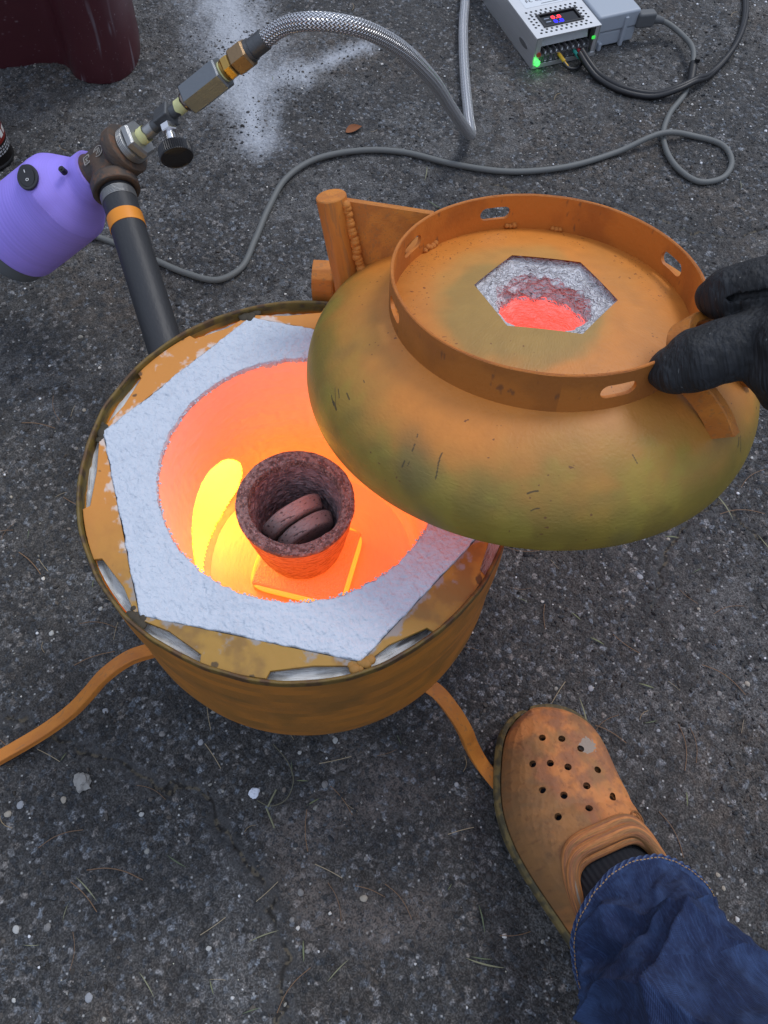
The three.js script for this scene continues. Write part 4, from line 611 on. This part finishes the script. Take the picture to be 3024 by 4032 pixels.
{
  const c = group('spray_can', 'spray can with black, red and white printed label standing on asphalt', 'spray can', [-0.5630, 0, -0.8960]);
  const cv = document.createElement('canvas'); cv.width = 1024; cv.height = 1024; const q = cv.getContext('2d');
  q.fillStyle = '#15110f'; q.fillRect(0, 0, 1024, 1024); q.fillStyle = '#7d1d15'; q.fillRect(0, 740, 1024, 120); q.fillStyle = '#d8d8d4'; q.fillRect(0, 650, 1024, 70);
  q.fillStyle = '#b9bcc0'; const r = rng(3); for (const y of [880, 906, 932]) for (let x = 10; x < 1010;) { const l = 8 + r() * 20; q.fillRect(x, y, l, 16); x += l + 8; }
  q.fillStyle = '#e6e6e2'; for (let x = 10; x < 1010;) { const l = 20 + r() * 30; q.fillRect(x, 770, l, 56); x += l + 14; }
  const ct = new THREE.CanvasTexture(cv); ct.colorSpace = THREE.SRGBColorSpace;
  mesh('can_body', lathe([[0.0333, 0.0072], [0.0333, 0.165]], 64), std(0xffffff, 0.35, { map: ct, metalness: 0.1 }), c);
  mesh('can_rim', lathe([[0, 0.003], [0.030, 0.001], [0.0335, 0.002], [0.0338, 0.005], [0.032, 0.0075]], 64), std([0.05, 0.05, 0.05], 0.35, { metalness: 0.7 }), c);
  mesh('shoulder', lathe([[0.0333, 0.165], [0.0335, 0.168], [0.029, 0.178], [0.016, 0.186], [0.013, 0.190], [0, 0.190]], 64), std([0.5, 0.5, 0.5], 0.3, { metalness: 0.9 }), c);
  mesh('cap', lathe([[0.0155, 0.186], [0.0155, 0.21], [0.014, 0.213], [0, 0.213]], 48), std([0.02, 0.02, 0.02], 0.4), c);
}

// ------------------------------------------------------------------ person: clog, sock, trouser leg, glove
const person = group('person', 'person wearing orange clog, black sock, blue jeans and black glove lifting the lid', 'person', [0.225, 0, -0.01]);
const SA = V(0.415, 0, 0.9098), SB = V(0.9098, 0, -0.415), TOE = V(0.1355, 0, -0.170);
const shoe = (s, t, y) => TOE.clone().addScaledVector(SA, s).addScaledVector(SB, t).setY(y);
{
  const clog = new THREE.Group(); clog.name = 'clog'; clog.position.set(TOE.x - 0.225, 0, TOE.z + 0.01); person.add(clog);
  const half = s => { const L = 0.288; if (s < 0.09) return 0.0525 * Math.pow(1 - Math.pow(1 - s / 0.09, 2.7), 0.5); if (s < 0.2) return lerp(0.0525, 0.0425, sm((s - 0.09) / 0.11)); return 0.0425 * Math.pow(Math.max(0, 1 - Math.pow((s - 0.2) / (L - 0.2), 2.4)), 0.5); };
  const skew = s => 0.0025 + 0.008 * Math.exp(-Math.pow((s - 0.03) / 0.035, 2)) - 0.006 * Math.sin(Math.PI * clamp(s / 0.2)) + 0.004 * clamp(s / 0.28);
  const hgt = s => 0.024 + 0.046 * Math.pow(clamp(s / 0.115), 0.62) + 0.006 * step(0.08, 0.14, s);
  const base = 0.021;
  const uvShoe = g => { const p = g.attributes.position, uv = new Float32Array(p.count * 2); for (let i = 0; i < p.count; i++) { const d = V(p.getX(i), 0, p.getZ(i)).sub(V(TOE.x, 0, TOE.z)); uv[2 * i] = d.dot(SB) / 0.14 + 0.5; uv[2 * i + 1] = d.dot(SA) / 0.3 + 0.02; } g.setAttribute('uv', new THREE.BufferAttribute(uv, 2)); return g; };
  const col = tex(768, 1024, (u, v) => {
    const t = (u - 0.5) * 0.14, s = (v - 0.02) * 0.3, w = fbm2(t * 60 + 5, s * 60, 901), f = fbm2(t * 300, s * 300, 905, 3);
    let c = mix3([0.58, 0.225, 0.066], [0.47, 0.175, 0.056], step(0.3, 0.7, w));
    c = mix3(c, [0.25, 0.115, 0.062], 0.7 * step(0.44, 0.68, w * 0.6 + 0.4 * fbm2(t * 140, s * 140, 908, 3) + 0.16 * step(0.06, 0.02, Math.abs(s - 0.055)) - 0.06));
    c = mix3(c, [0.27, 0.15, 0.055], 0.7 * step(0.5, 0.72, fbm2(t * 45, s * 30, 911) + 0.3 * step(0.012, -0.03, t + 0.014 - 0.2 * s) - 0.08));   // olive dirt on the outer toe
    c = mix3(c, [0.16, 0.07, 0.03], 0.35 * step(0.62, 0.8, f)); 
    if (Math.hypot(t - 0.030, (s - 0.049)) < 0.0055 + 0.003 * n2(t * 700, s * 700, 914)) c = [0.30, 0.25, 0.20];
    return c;
  });
  const bump = tex(512, 512, (u, v) => 0.5 + 0.6 * (fbm2(u * 50, v * 90, 921, 4) - 0.5), { srgb: false });
  const foam = std(0xffffff, 0.72, { map: col, bumpMap: bump, bumpScale: 0.0012 });
  const SF = f => 0.116 + 0.105 * Math.pow(Math.abs(Math.cos(f * Math.PI)), 4);        // how far back the upper reaches at each place across
  const skin = (u, v, off) => {
    const f = u, c = Math.cos(f * Math.PI), sn = Math.sin(f * Math.PI), s = Math.max(0.0004, SF(f) * (0.002 + 0.998 * v)), w = Math.max(0.0002, half(s) - off), h = hgt(s) - off * 1.0;
    const crease_ = 0.0034 * Math.exp(-Math.pow((s - 0.088 - 0.30 * (half(s) * c)) / 0.004, 2)) * step(0.1, 0.5, sn) * (c > -0.2 ? 1 : 0.4) + 0.0028 * Math.exp(-Math.pow((s - 0.073 - 0.5 * half(s) * c) / 0.003, 2)) * (c < 0 ? 1 : 0);
    const t = skew(s) + w * Math.sign(c) * Math.pow(Math.abs(c), 0.78), y = base + h * Math.pow(sn, 0.72);
    const p = shoe(s, t, y - (off ? 0 : crease_)); if (off) p.addScaledVector(SA, Math.min(off, 0.003) * (1 - v)); return p;
  };
  const nu = 96, nv = 110, P = [], I = [];
  for (const off of [0, 0.0048]) for (let j = 0; j <= nv; j++) for (let i = 0; i <= nu; i++) P.push(skin(i / nu, j / nv, off));
  const id = (k, i, j) => k * (nu + 1) * (nv + 1) + j * (nu + 1) + i;
  for (let j = 0; j < nv; j++) for (let i = 0; i < nu; i++) { I.push(id(0, i, j), id(0, i, j + 1), id(0, i + 1, j), id(0, i + 1, j), id(0, i, j + 1), id(0, i + 1, j + 1)); I.push(id(1, i, j), id(1, i + 1, j), id(1, i, j + 1), id(1, i + 1, j), id(1, i + 1, j + 1), id(1, i, j + 1)); }
  for (let i = 0; i < nu; i++) { I.push(id(0, i, nv), id(1, i, nv), id(0, i + 1, nv), id(0, i + 1, nv), id(1, i, nv), id(1, i + 1, nv)); I.push(id(0, i, 0), id(0, i + 1, 0), id(1, i, 0), id(0, i + 1, 0), id(1, i + 1, 0), id(1, i, 0)); }
  for (let j = 0; j < nv; j++) { I.push(id(0, 0, j), id(1, 0, j), id(0, 0, j + 1), id(0, 0, j + 1), id(1, 0, j), id(1, 0, j + 1)); I.push(id(0, nu, j), id(0, nu, j + 1), id(1, nu, j), id(0, nu, j + 1), id(1, nu, j + 1), id(1, nu, j)); }
  const pos = new Float32Array(P.length * 3); P.forEach((p, i) => p.toArray(pos, i * 3));
  let ug = new THREE.BufferGeometry(); ug.setAttribute('position', new THREE.BufferAttribute(pos, 3)); ug.setIndex(I); ug.computeVertexNormals(); uvShoe(ug);
  let B = new Brush(ug); B.updateMatrixWorld(); const ev = new Evaluator(); ev.attributes = ['position', 'normal', 'uv']; ev.useGroups = false;
  const holes = [[0.0285, -0.0238], [0.0357, -0.0096], [0.0493, 0.0003], [0.0452, -0.0418], [0.0504, -0.0294], [0.0587, -0.018], [0.0701, 0.0038], [0.0779, -0.0123], [0.067, -0.0458], [0.0774, -0.033], [0.093, 0.0044], [0.0935, -0.0202], [0.0904, -0.0454]];
  for (const [s, t0] of holes) {
    const t = t0 + 0.022, c = clamp((t - skew(s)) / half(s), -0.9, 0.9), y = base + hgt(s) * Math.pow(1 - Math.pow(Math.abs(c), 2.4), 0.4), e = 0.012, n = V(0, 1, 0).addScaledVector(SB, c * 0.75).addScaledVector(SA, -0.32).normalize();
    const g = along(new THREE.CylinderGeometry(0.0031, 0.0029, 0.026, 20), shoe(s, t, y), n), b = new Brush(g); b.updateMatrixWorld(); B = ev.evaluate(B, b, SUBTRACTION); B.updateMatrixWorld();
  }
  ug = B.geometry.clone();
  part('upper', crease(ug, 0.75), foam, clog);
  // collar: two rolled ridges round the opening
  const edge = (lift, back) => { const o = []; for (let i = 0; i <= 40; i++) { const f = 0.06 + 0.88 * i / 40, p = skin(f, 1, 0); p.y += lift; p.addScaledVector(SA, back); o.push(p.toArray()); } return o; };
  part('collar', merge([tube(edge(0.0012, -0.0055), 0.0052, 160, 14), tube(edge(0.0028, 0.0024), 0.0055, 160, 14), tube(edge(-0.001, 0.0095), 0.0036, 160, 12)]), foam, clog);
  // sole with grooved side
  const soleProf = [[0.002, 0.0], [0.0, 0.003], [0.0035, 0.006], [0.0028, 0.0105], [0.0044, 0.0125], [0.0036, 0.0165], [0.0046, 0.0195], [0.0036, 0.0245], [0.0008, 0.0262]];
  const outl = a => { const L = 0.288, k = (1 - Math.cos(a)) / 2; return k * L; };
  const sg = surf(200, soleProf.length - 1, (u, v) => { const a = u * 2 * Math.PI, q = soleProf[Math.round(v * (soleProf.length - 1))], s0 = outl(a), w = half(s0) + q[0], sgn = a < Math.PI ? -1 : 1, k = (s0 - 0.144) / 0.144; return shoe(s0 + q[0] * k, skew(s0) + sgn * w, q[1] + 0.006 * step(0.05, 0, s0)); }, null, true);
  part('sole', crease(uvShoe(sg), 0.9), std(0xffffff, 0.75, { map: tex(512, 512, (u, v) => mix3([0.20, 0.145, 0.05], [0.085, 0.07, 0.035], step(0.35, 0.65, fbm2(u * 30, v * 50, 931)))), bumpMap: bump, bumpScale: 0.001 }), clog);
  const ins = surf(60, 2, (u, v) => { const a = u * 2 * Math.PI, s0 = outl(a), sgn = a < Math.PI ? -1 : 1; return shoe(lerp(0.144, s0, v), skew(s0) * v + sgn * half(s0) * v, 0.0215); });
  part('insole', ins, foam, clog);
  const hl = surf(80, 8, (u, v) => { const s0 = 0.195 + 0.093 * Math.sin(u * Math.PI), sgn = u < 0.5 ? -1 : 1; return shoe(s0, skew(s0) + sgn * half(s0), 0.022 + 0.03 * v); });
  part('heel_wall', hl, foam, clog);
  // raised round badge on the side
  const bp = skin(0.275, 0.86, 0), bd = V(0, 0.75, 0).addScaledVector(SB, 0.62).normalize();
  part('badge', merge([along(new THREE.TorusGeometry(0.0068, 0.0008, 8, 28).rotateX(Math.PI / 2), bp, bd), along(new THREE.TorusGeometry(0.003, 0.0006, 8, 20).rotateX(Math.PI / 2), bp, bd)]), foam, clog);
  // sock: foot and ankle
  const sock = new THREE.Group(); 
  const sk = surf(64, 40, (u, v) => { const a = u * 2 * Math.PI; const path = curve([shoe(0.012, 0.0, 0.035).toArray(), shoe(0.06, -0.004, 0.047).toArray(), shoe(0.12, -0.003, 0.061).toArray(), shoe(0.165, -0.002, 0.075).toArray(), shoe(0.185, -0.004, 0.092).toArray(), [0.214, 0.108, 0.020]]), o = path.getPoint(v), d = path.getTangent(v), r = lerp(0.006, 0.0365, Math.sqrt(clamp(v / 0.25))), sd = SB, nn = d.clone().cross(sd).normalize(), k = lerp(0.62, 1, step(0.35, 0.7, v)); return o.addScaledVector(sd, r * Math.cos(a) * (v < 0.7 ? 1 : 0.95)).addScaledVector(nn, r * k * Math.sin(a)); }, null, true);
  part('sock', sk, std([0.012, 0.013, 0.018], 0.95, { bumpMap: tex(256, 256, (u, v) => 0.5 + 0.5 * Math.sin(u * 300), { srgb: false }), bumpScale: 0.0008 }), person);
  // trouser leg: loose hem, folds running up the shin
  const tc = curve([[0.211, 0.085, 0.003], [0.214, 0.104, 0.016], [0.218, 0.124, 0.035], [0.221, 0.165, 0.064], [0.221, 0.235, 0.100], [0.216, 0.32, 0.14], [0.21, 0.42, 0.18]]);
  const leg = (u, v) => {
    const a = u * 2 * Math.PI, o = tc.getPoint(v), d = tc.getTangent(v), x = V(1, 0, 0).addScaledVector(d, -d.x).normalize(), z = x.clone().cross(d).normalize();
    const hemSag = v < 0.05 ? 0 : 0, r0 = lerp(0.057, 0.076, step(0, 0.9, v));
    const cr = (x, p) => 1 - 2 * Math.pow(Math.abs(Math.sin(x)), p), f1 = 0.007 * cr(1.5 * a + 6 * v + 0.4 + 0.5 * Math.sin(2 * a + 8 * v), 0.7) * step(0.02, 0.16, v), f2 = 0.0055 * cr(2 * a - 11 * v + 1.1 + 0.9 * Math.sin(a + 5 * v), 0.6) * step(0.03, 0.2, v), f3 = 0.012 * (fbm2(Math.cos(a) * 2.2 + 9 + v * 5, Math.sin(a) * 2.2 + 4 + v * 7, 941, 3) - 0.5) * 2 * step(0, 0.15, v);
    const ridge = 0.010 * Math.exp(-Math.pow((a - 4.3 - 2.2 * v) / 0.28, 2)) * step(0.06, 0.25, v) - 0.010 * Math.exp(-Math.pow((a - 4.9 - 1.6 * v) / 0.22, 2)) * step(0.08, 0.25, v);
    const hem = 0.0012 * step(0.055, 0.05, v) + 0.0014 * (n2(u * 26, v * 4, 944) - 0.5);
    const r = r0 + f1 + f2 + f3 + ridge + hem, sx = 0.98, sz = 1.12 - 0.1 * v;
    const p = o.addScaledVector(x, r * sx * Math.cos(a)).addScaledVector(z, r * sz * Math.sin(a)); if (v < 0.4) p.y += (0.006 * Math.sin(2 * a + 0.6) + 0.004 * (fbm2(Math.cos(a) * 2 + 3, Math.sin(a) * 2 + 3, 946, 2) - 0.5)) * (1 - v / 0.4); return p;
  };
  const den = tex(1024, 1024, (u, v, i, j) => { const tw = ((i + j) % 4 < 2 ? 1 : 0.72), s = fbm2(u * 220, v * 50, 951, 3), w = fbm2(u * 9, v * 7, 955), sl = fbm2(u * 320, v * 14, 957, 2); let c = mix3([0.011, 0.025, 0.084], [0.050, 0.100, 0.245], clamp(0.55 * step(0.42, 0.75, w) + 0.6 * (s - 0.35) + 0.35 * step(0.6, 0.8, sl))); const k = tw * (0.75 + 0.5 * hsh(i, j, 3)); return [c[0] * k, c[1] * k, c[2] * k]; }); den.repeat.set(2, 2);
  const denB = tex(256, 256, (u, v, i, j) => 0.5 + 0.4 * Math.sin((i + j) * Math.PI / 2) + 0.4 * (hsh(i, j, 8) - 0.5), { srgb: false }); denB.repeat.set(3, 5);
  const denim = std(0xffffff, 0.92, { map: den, bumpMap: denB, bumpScale: 0.0006, side: THREE.DoubleSide });
  part('trouser_leg', surf(220, 200, (u, v) => leg(u, v), null, true), denim, person);
  const band = surf(260, 8, (u, v) => { const p = leg(u, 0.0485 * v), o = tc.getPoint(0.0485 * v), k = 0.0013 * Math.sin(Math.PI * clamp(v * 1.02, 0.06, 0.96)) + 0.0010 * Math.sin(u * 2 * Math.PI * 58 + 9 * v) * Math.sin(Math.PI * v); return p.addScaledVector(p.clone().sub(o).normalize(), k); }, null, true);
  part('hem', band, std(0xffffff, 0.95, { map: tex(1024, 64, (u, v, i, j) => { const p = Math.sin(u * 2 * Math.PI * 58 + 9 * v), w = step(0.1, 0.9, p * 0.5 + 0.4 * n2(u * 300, v * 9, 961) + 0.25 * (v < 0.2 ? 1 : 0)), k = 0.75 + 0.5 * hsh(i, j, 12), c = mix3([0.014, 0.030, 0.095], [0.085, 0.135, 0.26], w); return [c[0] * k, c[1] * k, c[2] * k]; }), side: THREE.DoubleSide }), person);
  const st = []; for (let i = 0; i < 120; i++) { const a0 = i / 120, q = leg(a0, 0.047), q1 = leg(a0 + 0.005, 0.047), c = tc.getPoint(0.047), d = q.clone().sub(c).setY(0).normalize().multiplyScalar(0.0009); st.push(cyl(q.add(d), q1.add(d), 0.0004, 0.0004, 5)); }
  part('hem_stitching', merge(st), std([0.42, 0.26, 0.11], 0.8), person);

  // gloved hand from a distance field
  const J = { it: [V(0.1837, 0.4044, -0.3295), 0.0096], i1: [V(0.1913, 0.4098, -0.3269), 0.0158], i2: [V(0.2033, 0.4157, -0.3253), 0.0176], i3: [V(0.2223, 0.4254, -0.3223), 0.0185], tt: [V(0.1551, 0.3845, -0.2885), 0.0072], ta: [V(0.1614, 0.3901, -0.2863), 0.0134], t1: [V(0.1717, 0.3966, -0.2881), 0.0172], t2: [V(0.1855, 0.4020, -0.2920), 0.0176], t3: [V(0.2128, 0.4115, -0.2974), 0.0185], m1: [V(0.2189, 0.4259, -0.3057), 0.0155], m2: [V(0.2091, 0.4202, -0.2858), 0.016], m3: [V(0.2113, 0.4048, -0.2777), 0.0155], m4: [V(0.2199, 0.3895, -0.2743), 0.0115],
    r1: [V(0.2287, 0.4273, -0.3018), 0.015], r2: [V(0.2213, 0.4157, -0.2793), 0.014], r3: [V(0.2290, 0.3932, -0.2684), 0.0125], p1: [V(0.2356, 0.4320, -0.3110), 0.023], p2: [V(0.2466, 0.4237, -0.2839), 0.024], wr: [V(0.2672, 0.4443, -0.2802), 0.027], cf: [V(0.2831, 0.4582, -0.2636), 0.04] };
  const bones = [['it', 'i1'], ['i1', 'i2'], ['i2', 'i3'], ['tt', 'ta'], ['ta', 't1'], ['t1', 't2'], ['t2', 't3'], ['m1', 'm2'], ['m2', 'm3'], ['m3', 'm4'], ['r1', 'r2'], ['r2', 'r3'], ['i3', 'p1'], ['t3', 'p2'], ['m1', 'p1'], ['r1', 'p1'], ['p1', 'p2'], ['p1', 'wr'], ['p2', 'wr'], ['wr', 'cf']].map(([a, b]) => [...J[a], ...J[b]]);
  const box = new THREE.Box3(); for (const k in J) { box.expandByPoint(J[k][0].clone().addScalar(J[k][1] + 0.008)); box.expandByPoint(J[k][0].clone().addScalar(-J[k][1] - 0.008)); }
  const size = box.getSize(V(0, 0, 0)), S = Math.max(size.x, size.y, size.z) / 2, c0 = box.getCenter(V(0, 0, 0)), res = 128;
  // seams: grooves sunk along the fingers
  const front = V(-0.22, 0.80, 0.56).normalize(), back = V(-0.05, 0.45, -0.89), groove = (ks, w) => ks.map(k => J[k][0].clone().addScaledVector(front.clone().addScaledVector(back, w).normalize(), J[k][1] + 0.0003));
  const grooves = [groove(['it', 'i1', 'i2', 'i3'], -0.28), groove(['m1', 'm2', 'm3'], 0.1)];
  const mc = new MarchingCubes(res, foam, false, false, 400000); mc.isolation = 0; const qv = V(0, 0, 0), ab = V(0, 0, 0);
  for (let k = 0; k < res; k++) for (let j = 0; j < res; j++) for (let i = 0; i < res; i++) {
    qv.set(c0.x + S * ((i - res / 2) / (res / 2)), c0.y + S * ((j - res / 2) / (res / 2)), c0.z + S * ((k - res / 2) / (res / 2)));
    let e = 0; for (const [a, ra, b, rb2] of bones) { ab.copy(b).sub(a); const t = clamp(((qv.x - a.x) * ab.x + (qv.y - a.y) * ab.y + (qv.z - a.z) * ab.z) / ab.lengthSq()), d = Math.hypot(qv.x - a.x - t * ab.x, qv.y - a.y - t * ab.y, qv.z - a.z - t * ab.z) - lerp(ra, rb2, t); e += Math.exp(-Math.min(d, 0.2) * 950); }
    let d = -Math.log(e + 1e-30) / 950; d += 0.0030 * (fbm3(qv.x * 60 + 9, qv.y * 80, qv.z * 80 + 9, 3) - 0.5) + 0.0007 * (n3(qv.x * 90, qv.y * 200, qv.z * 90 + 20) - 0.5);
    if (d < 0.006) for (const l of grooves) for (let m = 1; m < l.length; m++) { const a = l[m - 1], b = l[m]; ab.copy(b).sub(a); const t = clamp(((qv.x - a.x) * ab.x + (qv.y - a.y) * ab.y + (qv.z - a.z) * ab.z) / ab.lengthSq()), g = Math.hypot(qv.x - a.x - t * ab.x, qv.y - a.y - t * ab.y, qv.z - a.z - t * ab.z); d = Math.max(d, 0.0021 - g); }
    mc.field[k * res * res + j * res + i] = -d;
  }
  mc.update();
  const cnt = mc.count, gg = new THREE.BufferGeometry(), gp = new Float32Array(mc.positionArray.slice(0, cnt * 3)); for (let i = 0; i < cnt; i++) { gp[i * 3] = gp[i * 3] * S + c0.x; gp[i * 3 + 1] = gp[i * 3 + 1] * S + c0.y; gp[i * 3 + 2] = gp[i * 3 + 2] * S + c0.z; }
  gg.setAttribute('position', new THREE.BufferAttribute(gp, 3)); let gm = mergeVertices(gg, 1e-5); gm.computeVertexNormals();
  { const p = gm.attributes.position, uv = new Float32Array(p.count * 2); for (let i = 0; i < p.count; i++) { uv[2 * i] = (p.getX(i) + p.getY(i) * 0.5) / 0.12; uv[2 * i + 1] = (p.getZ(i) + p.getY(i) * 0.6) / 0.12; } gm.setAttribute('uv', new THREE.BufferAttribute(uv, 2)); }
  part('glove', gm, std(0xffffff, 0.72, { map: tex(512, 512, (u, v) => { let c = mix3([0.006, 0.0065, 0.0075], [0.021, 0.023, 0.027], step(0.35, 0.75, 0.6 * fbm2(u * 8, v * 8, 971) + 0.4 * fbm2(u * 90, v * 90, 974, 3))); return n2(u * 70, v * 70, 978) > 0.97 ? [0.16, 0.16, 0.15] : c; }), bumpMap: tex(512, 512, (u, v) => fbm2(u * 60, v * 60, 981, 4), { srgb: false }), bumpScale: 0.0012 }), person);
}

// ------------------------------------------------------------------ litter on the asphalt
{
  const r = rng(77), inView = (x, z) => { const p = V(x, 0, z).project(camera); return Math.abs(p.x) < 1 && Math.abs(p.y) < 1; };
  camera.updateMatrixWorld(); camera.updateProjectionMatrix();
  const free = (x, z) => Math.hypot(x - FX, z - FZ) > 0.12 && !(Math.abs(V(x - TOE.x, 0, z - TOE.z).dot(SB)) < 0.06 && z > -0.2 && x > 0.08) && !(x < -0.39 && z < -1.05) && !(x > 0.13 && x < 0.4 && z < -1.14);
  const spot = near => { for (;;) { const x = -0.66 + 1.3 * r(), z = near ? -0.5 + 0.6 * r() : -1.4 + 1.5 * r(); if (free(x, z) && inView(x, z)) return [x, z]; } };
  const nG = [0, 1, 2, 3].map(k => { const L = 0.012 + 0.006 * k, b = 0.0025 * (k - 1.2); return tube([[-L, 0, 0], [-L * 0.3, 0.0009, b], [L * 0.35, 0.0013, b * 0.9], [L, 0.0002, -b * 0.3]], 0.00042 + 0.00005 * k, 10, 5); });
  const nM = [[0.34, 0.25, 0.14], [0.20, 0.12, 0.07], [0.24, 0.14, 0.075], [0.42, 0.34, 0.22]].map(c => std(c, 0.75));
  for (let i = 0; i < 130; i++) { const [x, z] = spot(i % 4 !== 0), o = thing('dry_needle', nG[i % 4], nM[(i * 7) % 4], 'dry brown pine needle lying on the asphalt', 'pine needle', 'dry needles strewn over the asphalt'); o.position.set(x, groundH(x, z) + 0.0011, z); o.rotation.y = r() * 6.28; o.scale.setScalar(0.34 + 0.5 * r()); }
  const bG = [0, 1, 2].map(k => { const L = 0.010 + 0.006 * k; return surf(10, 2, (u, v) => V((u - 0.5) * 2 * L, 0.0006 + 0.0016 * Math.sin(u * 3.1) + 0.0003 * Math.abs(v - 0.5), (v - 0.5) * 0.0017 * Math.sin(0.2 + u * 2.8) + 0.003 * k * u * u)); });
  const bM = [[0.16, 0.18, 0.085], [0.22, 0.22, 0.13], [0.11, 0.14, 0.075]].map(c => std(c, 0.7, { side: THREE.DoubleSide }));
  for (let i = 0; i < 70; i++) { const [x, z] = spot(i % 5 !== 0), o = thing('grass_clipping', bG[i % 3], bM[(i * 5) % 3], 'pale green blade of cut grass lying on the asphalt', 'grass blade', 'grass clippings on the asphalt'); o.position.set(x, groundH(x, z) + 0.0010, z); o.rotation.y = r() * 6.28; o.scale.setScalar(0.3 + 0.5 * r()); }
  const cG = [1, 2, 3].map(k => { const g = new THREE.IcosahedronGeometry(0.0016, 1), p = g.attributes.position; for (let i = 0; i < p.count; i++) { const q = 0.7 + 0.6 * n3(p.getX(i) * 900 + k * 7, p.getY(i) * 900, p.getZ(i) * 900); p.setXYZ(i, p.getX(i) * q, p.getY(i) * q * 0.65, p.getZ(i) * q); } g.computeVertexNormals(); return g; });
  const cM = [[0.72, 0.73, 0.75], [0.58, 0.58, 0.57], [0.66, 0.63, 0.58]].map(c => std(c, 0.8));
  for (let i = 0; i < 190; i++) {
    let x, z; if (i < 60) { do { x = 0.32 + 0.3 * r(); z = -1.02 - 0.36 * r(); } while (!free(x, z) || !inView(x, z)); } else[x, z] = spot(false);
    const o = thing('white_crumb', cG[i % 3], cM[i % 3], 'tiny white crumb of refractory lying on the asphalt', 'crumb', 'white crumbs on the asphalt'); o.position.set(x, groundH(x, z) + 0.0007, z); o.rotation.set(0, r() * 6, 0); o.scale.setScalar(0.5 + 1.1 * r() * r());
  }
  const n = 1600, sp = new THREE.InstancedMesh(cG[0], std([0.55, 0.55, 0.55], 0.8), n), m = new THREE.Matrix4();
  for (let i = 0; i < n; i++) { const far = r() < 0.6, x = -0.66 + 1.3 * r(), z = far ? -1.4 + 0.7 * r() : -0.7 + 0.8 * r(), s = 0.15 + 0.3 * r(); m.compose(V(x, groundH(x, z) + 0.0004, z), new THREE.Quaternion().setFromEuler(new THREE.Euler(0, r() * 6, 0)), V(s, s, s)); sp.setMatrixAt(i, m); const t = 0.5 + 0.5 * r(); sp.setColorAt(i, lin(t, t * (0.9 + 0.1 * r()), t * (0.75 + 0.25 * r()))); }
  sp.name = 'pale_grit'; sp.castShadow = sp.receiveShadow = true; sp.userData = { kind: 'stuff', label: 'fine pale grit scattered over the asphalt', category: 'grit' }; scene.add(sp);
  const rock = (name, x, z, s, c, label) => { const g = new THREE.IcosahedronGeometry(s, 3), p = g.attributes.position; for (let i = 0; i < p.count; i++) { const q = 0.35 + 1.2 * fbm3(p.getX(i) / s * 1.7 + x * 50, p.getY(i) / s * 1.7, p.getZ(i) / s * 1.7 + 3, 4); p.setXYZ(i, p.getX(i) * q, p.getY(i) * q * 0.6, p.getZ(i) * q); } g.computeVertexNormals(); const o = thing(name, g, std(c, 0.85), label, name.replace('_', ' ')); o.position.set(x, groundH(x, z) + s * 0.25, z); };
  rock('pale_stone', -0.258, -0.096, 0.0085, [0.30, 0.29, 0.27], 'pale lumpy stone beside the crack near the bent leg');
  rock('refractory_crumb', -0.104, -0.094, 0.0048, [0.72, 0.76, 0.85], 'white refractory lump beside the wisps of grass');
  const stalkPt = l => l.map(([x, z, y = 0]) => [x, groundH(x, z) + 0.0014 + y, z]);
  const stalk = group('grass_sprig', 'long curved stalk with two pale blades beside the white lump', 'grass sprig', [-0.090, 0, -0.088]);
  part('stalk', tube(stalkPt([[-0.091, -0.138], [-0.075, -0.121, 0.004], [-0.069, -0.106, 0.005], [-0.074, -0.09, 0.003], [-0.088, -0.084], [-0.1, -0.088]]), 0.0005, 60, 6), std([0.13, 0.12, 0.08], 0.8), stalk);
  for (const l of [[[-0.09, -0.083], [-0.087, -0.09, 0.002], [-0.084, -0.098]], [[-0.091, -0.082], [-0.087, -0.075, 0.001], [-0.082, -0.066]]]) part('blade', tube(stalkPt(l), 0.0008, 16, 6), bM[1], stalk);
  const pG = [1, 2, 3, 4].map(k => { const g = new THREE.IcosahedronGeometry(0.0026, 2), p = g.attributes.position; for (let i = 0; i < p.count; i++) { const q = 0.65 + 0.6 * fbm3(p.getX(i) * 420 + k * 9, p.getY(i) * 420, p.getZ(i) * 420 + 4, 2); p.setXYZ(i, p.getX(i) * q * 1.15, p.getY(i) * q * 0.6, p.getZ(i) * q); } g.computeVertexNormals(); return g; });
  const PEB = [[-0.308, -0.074], [-0.318, -0.066], [-0.262, 0.02], [-0.288, 0.023], [-0.217, 0.068], [0.0, -0.014], [-0.041, -0.105]];
  const pM = [[0.30, 0.31, 0.33], [0.42, 0.42, 0.40], [0.22, 0.21, 0.20], [0.36, 0.32, 0.26]].map(c => std(c, 0.7));
  for (let i = 0; i < 60; i++) { const [x, z] = i < PEB.length ? PEB[i] : spot(true), o = thing('pale_pebble', pG[i % 4], pM[(i * 3) % 4], 'rounded pale grey pebble bedded in the asphalt', 'pebble', 'pale pebbles in the asphalt'); o.position.set(x, groundH(x, z) + 0.0004, z); o.rotation.y = r() * 6.28; o.scale.setScalar(i < PEB.length ? 1.15 : 0.55 + 0.5 * r()); }
  // small dry leaf beyond the furnace
  const lf = surf(12, 8, (u, v) => { const w = 0.0075 * Math.sin(Math.PI * Math.pow(u, 0.8)); return V((u - 0.5) * 0.026, 0.001 + 0.0035 * Math.pow(2 * v - 1, 2) * Math.sin(Math.PI * u) + 0.002 * u * u, (2 * v - 1) * w); });
  const lo = thing('dry_leaf', lf, std([0.24, 0.085, 0.03], 0.8, { side: THREE.DoubleSide }), 'small curled brown leaf lying near the braided hose', 'leaf'); lo.position.set(-0.071, groundH(-0.071, -0.991) + 0.001, -0.991); lo.rotation.y = 0.5;
}

renderer.render(scene, camera);
